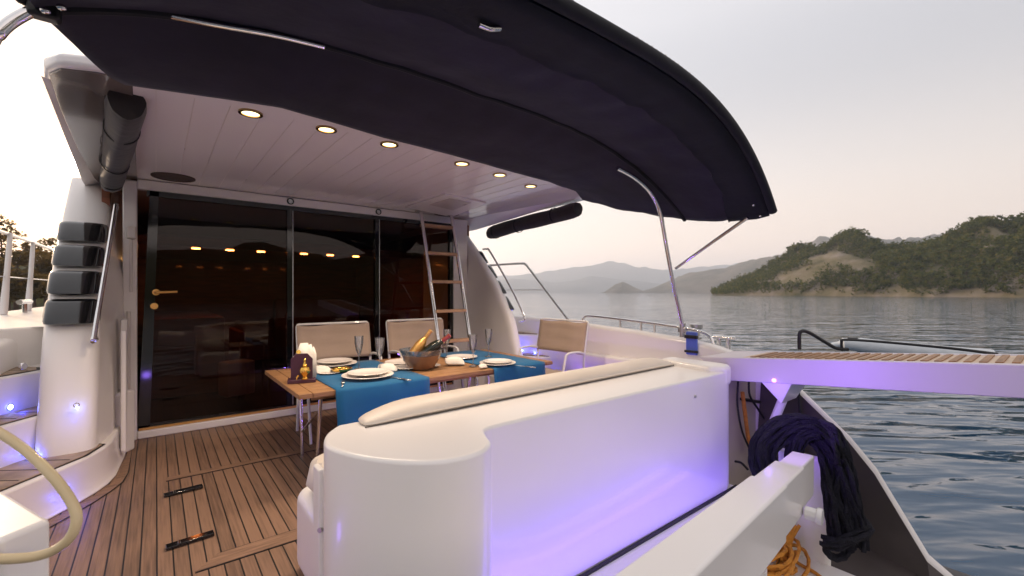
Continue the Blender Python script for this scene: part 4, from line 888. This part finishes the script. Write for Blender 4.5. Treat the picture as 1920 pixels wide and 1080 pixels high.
# ---- bowl with bottles
BW = thing('wine_bowl', 'glossy brown bowl with a clear glass rim on the bare teak', 'bowl', on(790, 692, TZ))
MB().lathe([(0, .004), (.085, .004), (.105, .02), (.138, .075), (.152, .115), (.146, .115), (.13, .075), (.095, .026), (0, .02)], n=36).build('bowl', M['copper'], BW, True)
MB().lathe([(.152, .1152), (.166, .152), (.170, .158), (.163, .158), (.146, .1155)], n=36).build('rim', M['glass'], BW, True)
bp = on(790, 692, TZ)
mb = MB(); random.seed(4)
for q in range(26): a = random.uniform(0, 6.28); r = random.uniform(0, .1); mb.box((bp.x+math.cos(a)*r, bp.y+math.sin(a)*r, bp.z+.105+random.uniform(-.01, .035)), (.03, .03, .03), random.uniform(0, 3))
tag(mb.build('ice_cubes', M['glass'], smooth=False), 'ice cubes heaped inside the brown bowl', 'ice', kind='stuff')
def bottle(c, d, s, m1, m2, label):
    d = Vector(d).normalized(); mx = Matrix.Translation(c) @ d.to_track_quat('Z', 'Y').to_matrix().to_4x4() @ Matrix.Scale(s, 4)
    o = thing('champagne_bottle', label, 'bottle', c, 0, 'bottles in the bowl')
    MB().lathe([(0, 0), (.04, 0), (.043, .01), (.043, .15), (.035, .19), (.018, .225), (.015, .235)], mx=mx, n=20).build('body', m1, o)
    MB().lathe([(.0155, .232), (.017, .25), (.016, .29), (.018, .292), (.018, .305), (0, .31)], mx=mx, n=18).build('foil_neck', m2, o)
bottle(bp+Vector((-.02, .01, .085)), RT*.85+Vector((0, 0, .62)), 1.0, M['bottle'], M['redfoil'], 'dark champagne bottle with red foil neck tilted out of the bowl')
bottle(bp+Vector((-.08, .05, .07)), RT*.62+Vector((0, 0, .85)), .95, M['foil'], M['foil'], 'gold foiled bottle tilted in the bowl behind the dark one')

# ================================================================== CHAIRS
CH = thing('sling_chair', 'beige canvas chair facing us behind the napkin box, before the door panes', 'chair', (1.27, 3.93, 0), 0, 'canvas chairs round the table')
W = .315
for s in (-1, 1):
    x = s*W
    MB().tube([(x, .24, 0), (x, .20, .45), (x, .205, .62), (x, .25, .86), (x*.985, .26, .905), (x*.93, .262, .918)], .0115, 10, smooth=4).build('back_leg', M['whitetube'], CH, True)
    MB().tube([(x, .205, .61), (x, .12, .632), (x, .0, .634), (x, -.045, .62), (x, -.062, .585), (x, -.13, .3), (x, -.20, 0)], .0115, 10, smooth=4).build('armrest', M['whitetube'], CH, True)
for a_, b_ in ((.21, .40), (-.12, .40), (.262, .917)): MB().tube([(-W*.95, a_, b_), (W*.95, a_, b_)], .0105, 8).build('crossbar', M['whitetube'], CH, True)
rws = []
for i in range(15):
    u = -1+2*i/14
    rws.append([(u*(W+.004), .205+.052*(z-.61)/.30*1.02 - .018 + .03*(1-u*u)*(.6+.4*math.sin((z-.6)*9)) + .004*math.sin(z*55+u*1.5)*(1-.5*u*u), z+.006*math.cos(u*5)*(z > .85)-.008*(1-u*u)*(z > .85)) for z in [.60+.31*k/9 for k in range(10)]])
MB().grid(rws).build('backrest', M['sling'], CH, True, solid=.010, angle=80)
mb = MB(); mb.grid([[(-W+.6*W*2*0+2*W*i/10, -.13+.34*k/6, .405-.02*math.sin(math.pi*i/10)*math.sin(math.pi*k/6)) for i in range(11)] for k in range(7)]); mb.build('seat', M['sling'], CH, True, solid=.012)
dup(CH, (2.10, 3.95, 0), R(2), 'beige canvas chair facing us behind the bottle bowl, beside the ladder')
dup(CH, (2.98, 3.19, 0), R(-88), 'beige canvas chair side-on at the table end, against the violet-lit cockpit wall')

# cockpit violet / blue LED fill from fixtures along the coaming and sofa base, plus one added lamp
mb = MB()
for y in (2.3, 3.2): mb.disc((3.518, y, .12), .014, (-1, 0, 0), th=.006)
mb.build('wall_light', M['ledv'], HS)
lamp('cockpit_led', 'POINT', (3.30, 2.3, .14), 4.0, (.32, .17, 1.0), shadow_soft_size=.03)
lamp('cockpit_led', 'POINT', (3.30, 3.3, .14), 4.0, (.30, .16, 1.0), shadow_soft_size=.03)
lamp('cockpit_led', 'POINT', (1.5, 2.25, .10), 4.0, (.32, .16, 1.0), shadow_soft_size=.03)
lamp('cockpit_led', 'POINT', (-.10, 1.85, .10), 1.0, (.30, .16, 1.0), shadow_soft_size=.04)  # added violet lamp without a fixture, lights the port end of the sofa

# ================================================================== SKY, SUN, HAZE, CAMERA
SUN_EL, SUN_AZ = R(6.5), R(-15)          # azimuth measured from +Y towards +X
w = bpy.data.worlds.new('World'); scene.world = w; w.use_nodes = True
n, l = w.node_tree.nodes, w.node_tree.links; bg = n['Background']
sk = n.new('ShaderNodeTexSky'); sk.sky_type = 'NISHITA'; sk.sun_disc = False; sk.sun_elevation = SUN_EL; sk.sun_rotation = SUN_AZ; sk.dust_density = 4; sk.air_density = 1.2; sk.ozone_density = 1
# evening haze glow of the sky: peach at the horizon, pale lilac overhead, added to the clear-sky model
tc = n.new('ShaderNodeTexCoord'); sx = n.new('ShaderNodeSeparateXYZ'); l.new(tc.outputs['Generated'], sx.inputs[0])
rp = n.new('ShaderNodeValToRGB'); e = rp.color_ramp.elements
e[0].position = 0; e[0].color = (1.08, .82, .68, 1); e[1].position = 1; e[1].color = (.95, .90, .90, 1)
for p_, c_ in ((.07, (1.0, .785, .66)), (.14, (.87, .715, .625)), (.23, (.765, .675, .63)), (.36, (.50, .485, .51)), (.5, (.56, .545, .57))): q = e.new(p_); q.color = (*c_, 1)
rp.color_ramp.interpolation = 'B_SPLINE'
l.new(sx.outputs['Z'], rp.inputs[0])
sc_ = n.new('ShaderNodeVectorMath'); sc_.operation = 'SCALE'; sc_.inputs['Scale'].default_value = .05; l.new(sk.outputs[0], sc_.inputs[0])
ad = n.new('ShaderNodeVectorMath'); ad.operation = 'ADD'; l.new(sc_.outputs[0], ad.inputs[0])
dp = n.new('ShaderNodeVectorMath'); dp.operation = 'DOT_PRODUCT'; dp.inputs[1].default_value = (math.sin(SUN_AZ), math.cos(SUN_AZ), 0); l.new(tc.outputs['Generated'], dp.inputs[0])
mr = n.new('ShaderNodeMapRange'); mr.inputs['From Min'].default_value = -.25; mr.inputs['From Max'].default_value = 1; mr.inputs['To Min'].default_value = .82; mr.inputs['To Max'].default_value = 1.2; l.new(dp.outputs['Value'], mr.inputs['Value'])
s2 = n.new('ShaderNodeVectorMath'); s2.operation = 'SCALE'; l.new(rp.outputs[0], s2.inputs[0]); l.new(mr.outputs[0], s2.inputs['Scale']); 
# pink glow of the sky opposite the sunset
m3 = n.new('ShaderNodeMapRange'); m3.inputs['From Min'].default_value = -.30; m3.inputs['From Max'].default_value = -.85; m3.inputs['To Min'].default_value = 0; m3.inputs['To Max'].default_value = .44; l.new(dp.outputs['Value'], m3.inputs['Value'])
v3 = n.new('ShaderNodeVectorMath'); v3.operation = 'SCALE'; v3.inputs[0].default_value = (1.0, .74, .64); l.new(m3.outputs[0], v3.inputs['Scale'])
a3 = n.new('ShaderNodeVectorMath'); a3.operation = 'ADD'; l.new(s2.outputs[0], a3.inputs[0]); l.new(v3.outputs[0], a3.inputs[1]); l.new(a3.outputs[0], ad.inputs[1])
l.new(ad.outputs[0], bg.inputs['Color']); bg.inputs['Strength'].default_value = 1.0
sd_ = Vector((math.sin(SUN_AZ)*math.cos(SUN_EL), math.cos(SUN_AZ)*math.cos(SUN_EL), math.sin(SUN_EL)))
sun = lamp('sun', 'SUN', (0, 0, 50), 4.5, (1.0, .74, .52), angle=R(.5)); sun.rotation_euler = sd_.to_track_quat('Z', 'Y').to_euler()

HAZE = True
if HAZE:
    mb = MB(); mb.box((0, 0, 214), (12000, 12000, 432)); hz = mb.build('haze', None or bpy.data.materials.new('haze'), smooth=False)
    hm = hz.data.materials[0]; hm.use_nodes = True; hn, hl = nt(hm); hn.remove(hn['Principled BSDF'])
    pv = hn.new('ShaderNodeVolumePrincipled'); pv.inputs['Color'].default_value = (.84, .90, 1.0, 1); pv.inputs['Density'].default_value = 2.1e-4; pv.inputs['Anisotropy'].default_value = .45
    hl.new(pv.outputs[0], hn['Material Output'].inputs['Volume']); tag(hz, 'thin evening haze over the bay', 'haze', kind='stuff')
    hz.display_type = 'WIRE'

cam = bpy.data.cameras.new('camera'); co = bpy.data.objects.new('camera', cam); COL.objects.link(co); scene.camera = co
co.location = (0, 0, H); co.rotation_euler = (R(90), 0, -YAW); cam.sensor_width = 36; cam.lens = 36*F/1920; cam.shift_y = 8/1920; cam.clip_start = .05; cam.clip_end = 90000
cam.dof.use_dof = True; cam.dof.focus_distance = 1.9; cam.dof.aperture_fstop = 4.0
vs = scene.view_settings; vs.view_transform = 'Standard'; vs.look = 'None'; vs.exposure = .35; vs.gamma = 1
scene.cycles.max_bounces = 10; scene.cycles.volume_bounces = 3; scene.cycles.transparent_max_bounces = 12; scene.cycles.sample_clamp_indirect = 4; scene.cycles.caustics_reflective = False; scene.cycles.caustics_refractive = False
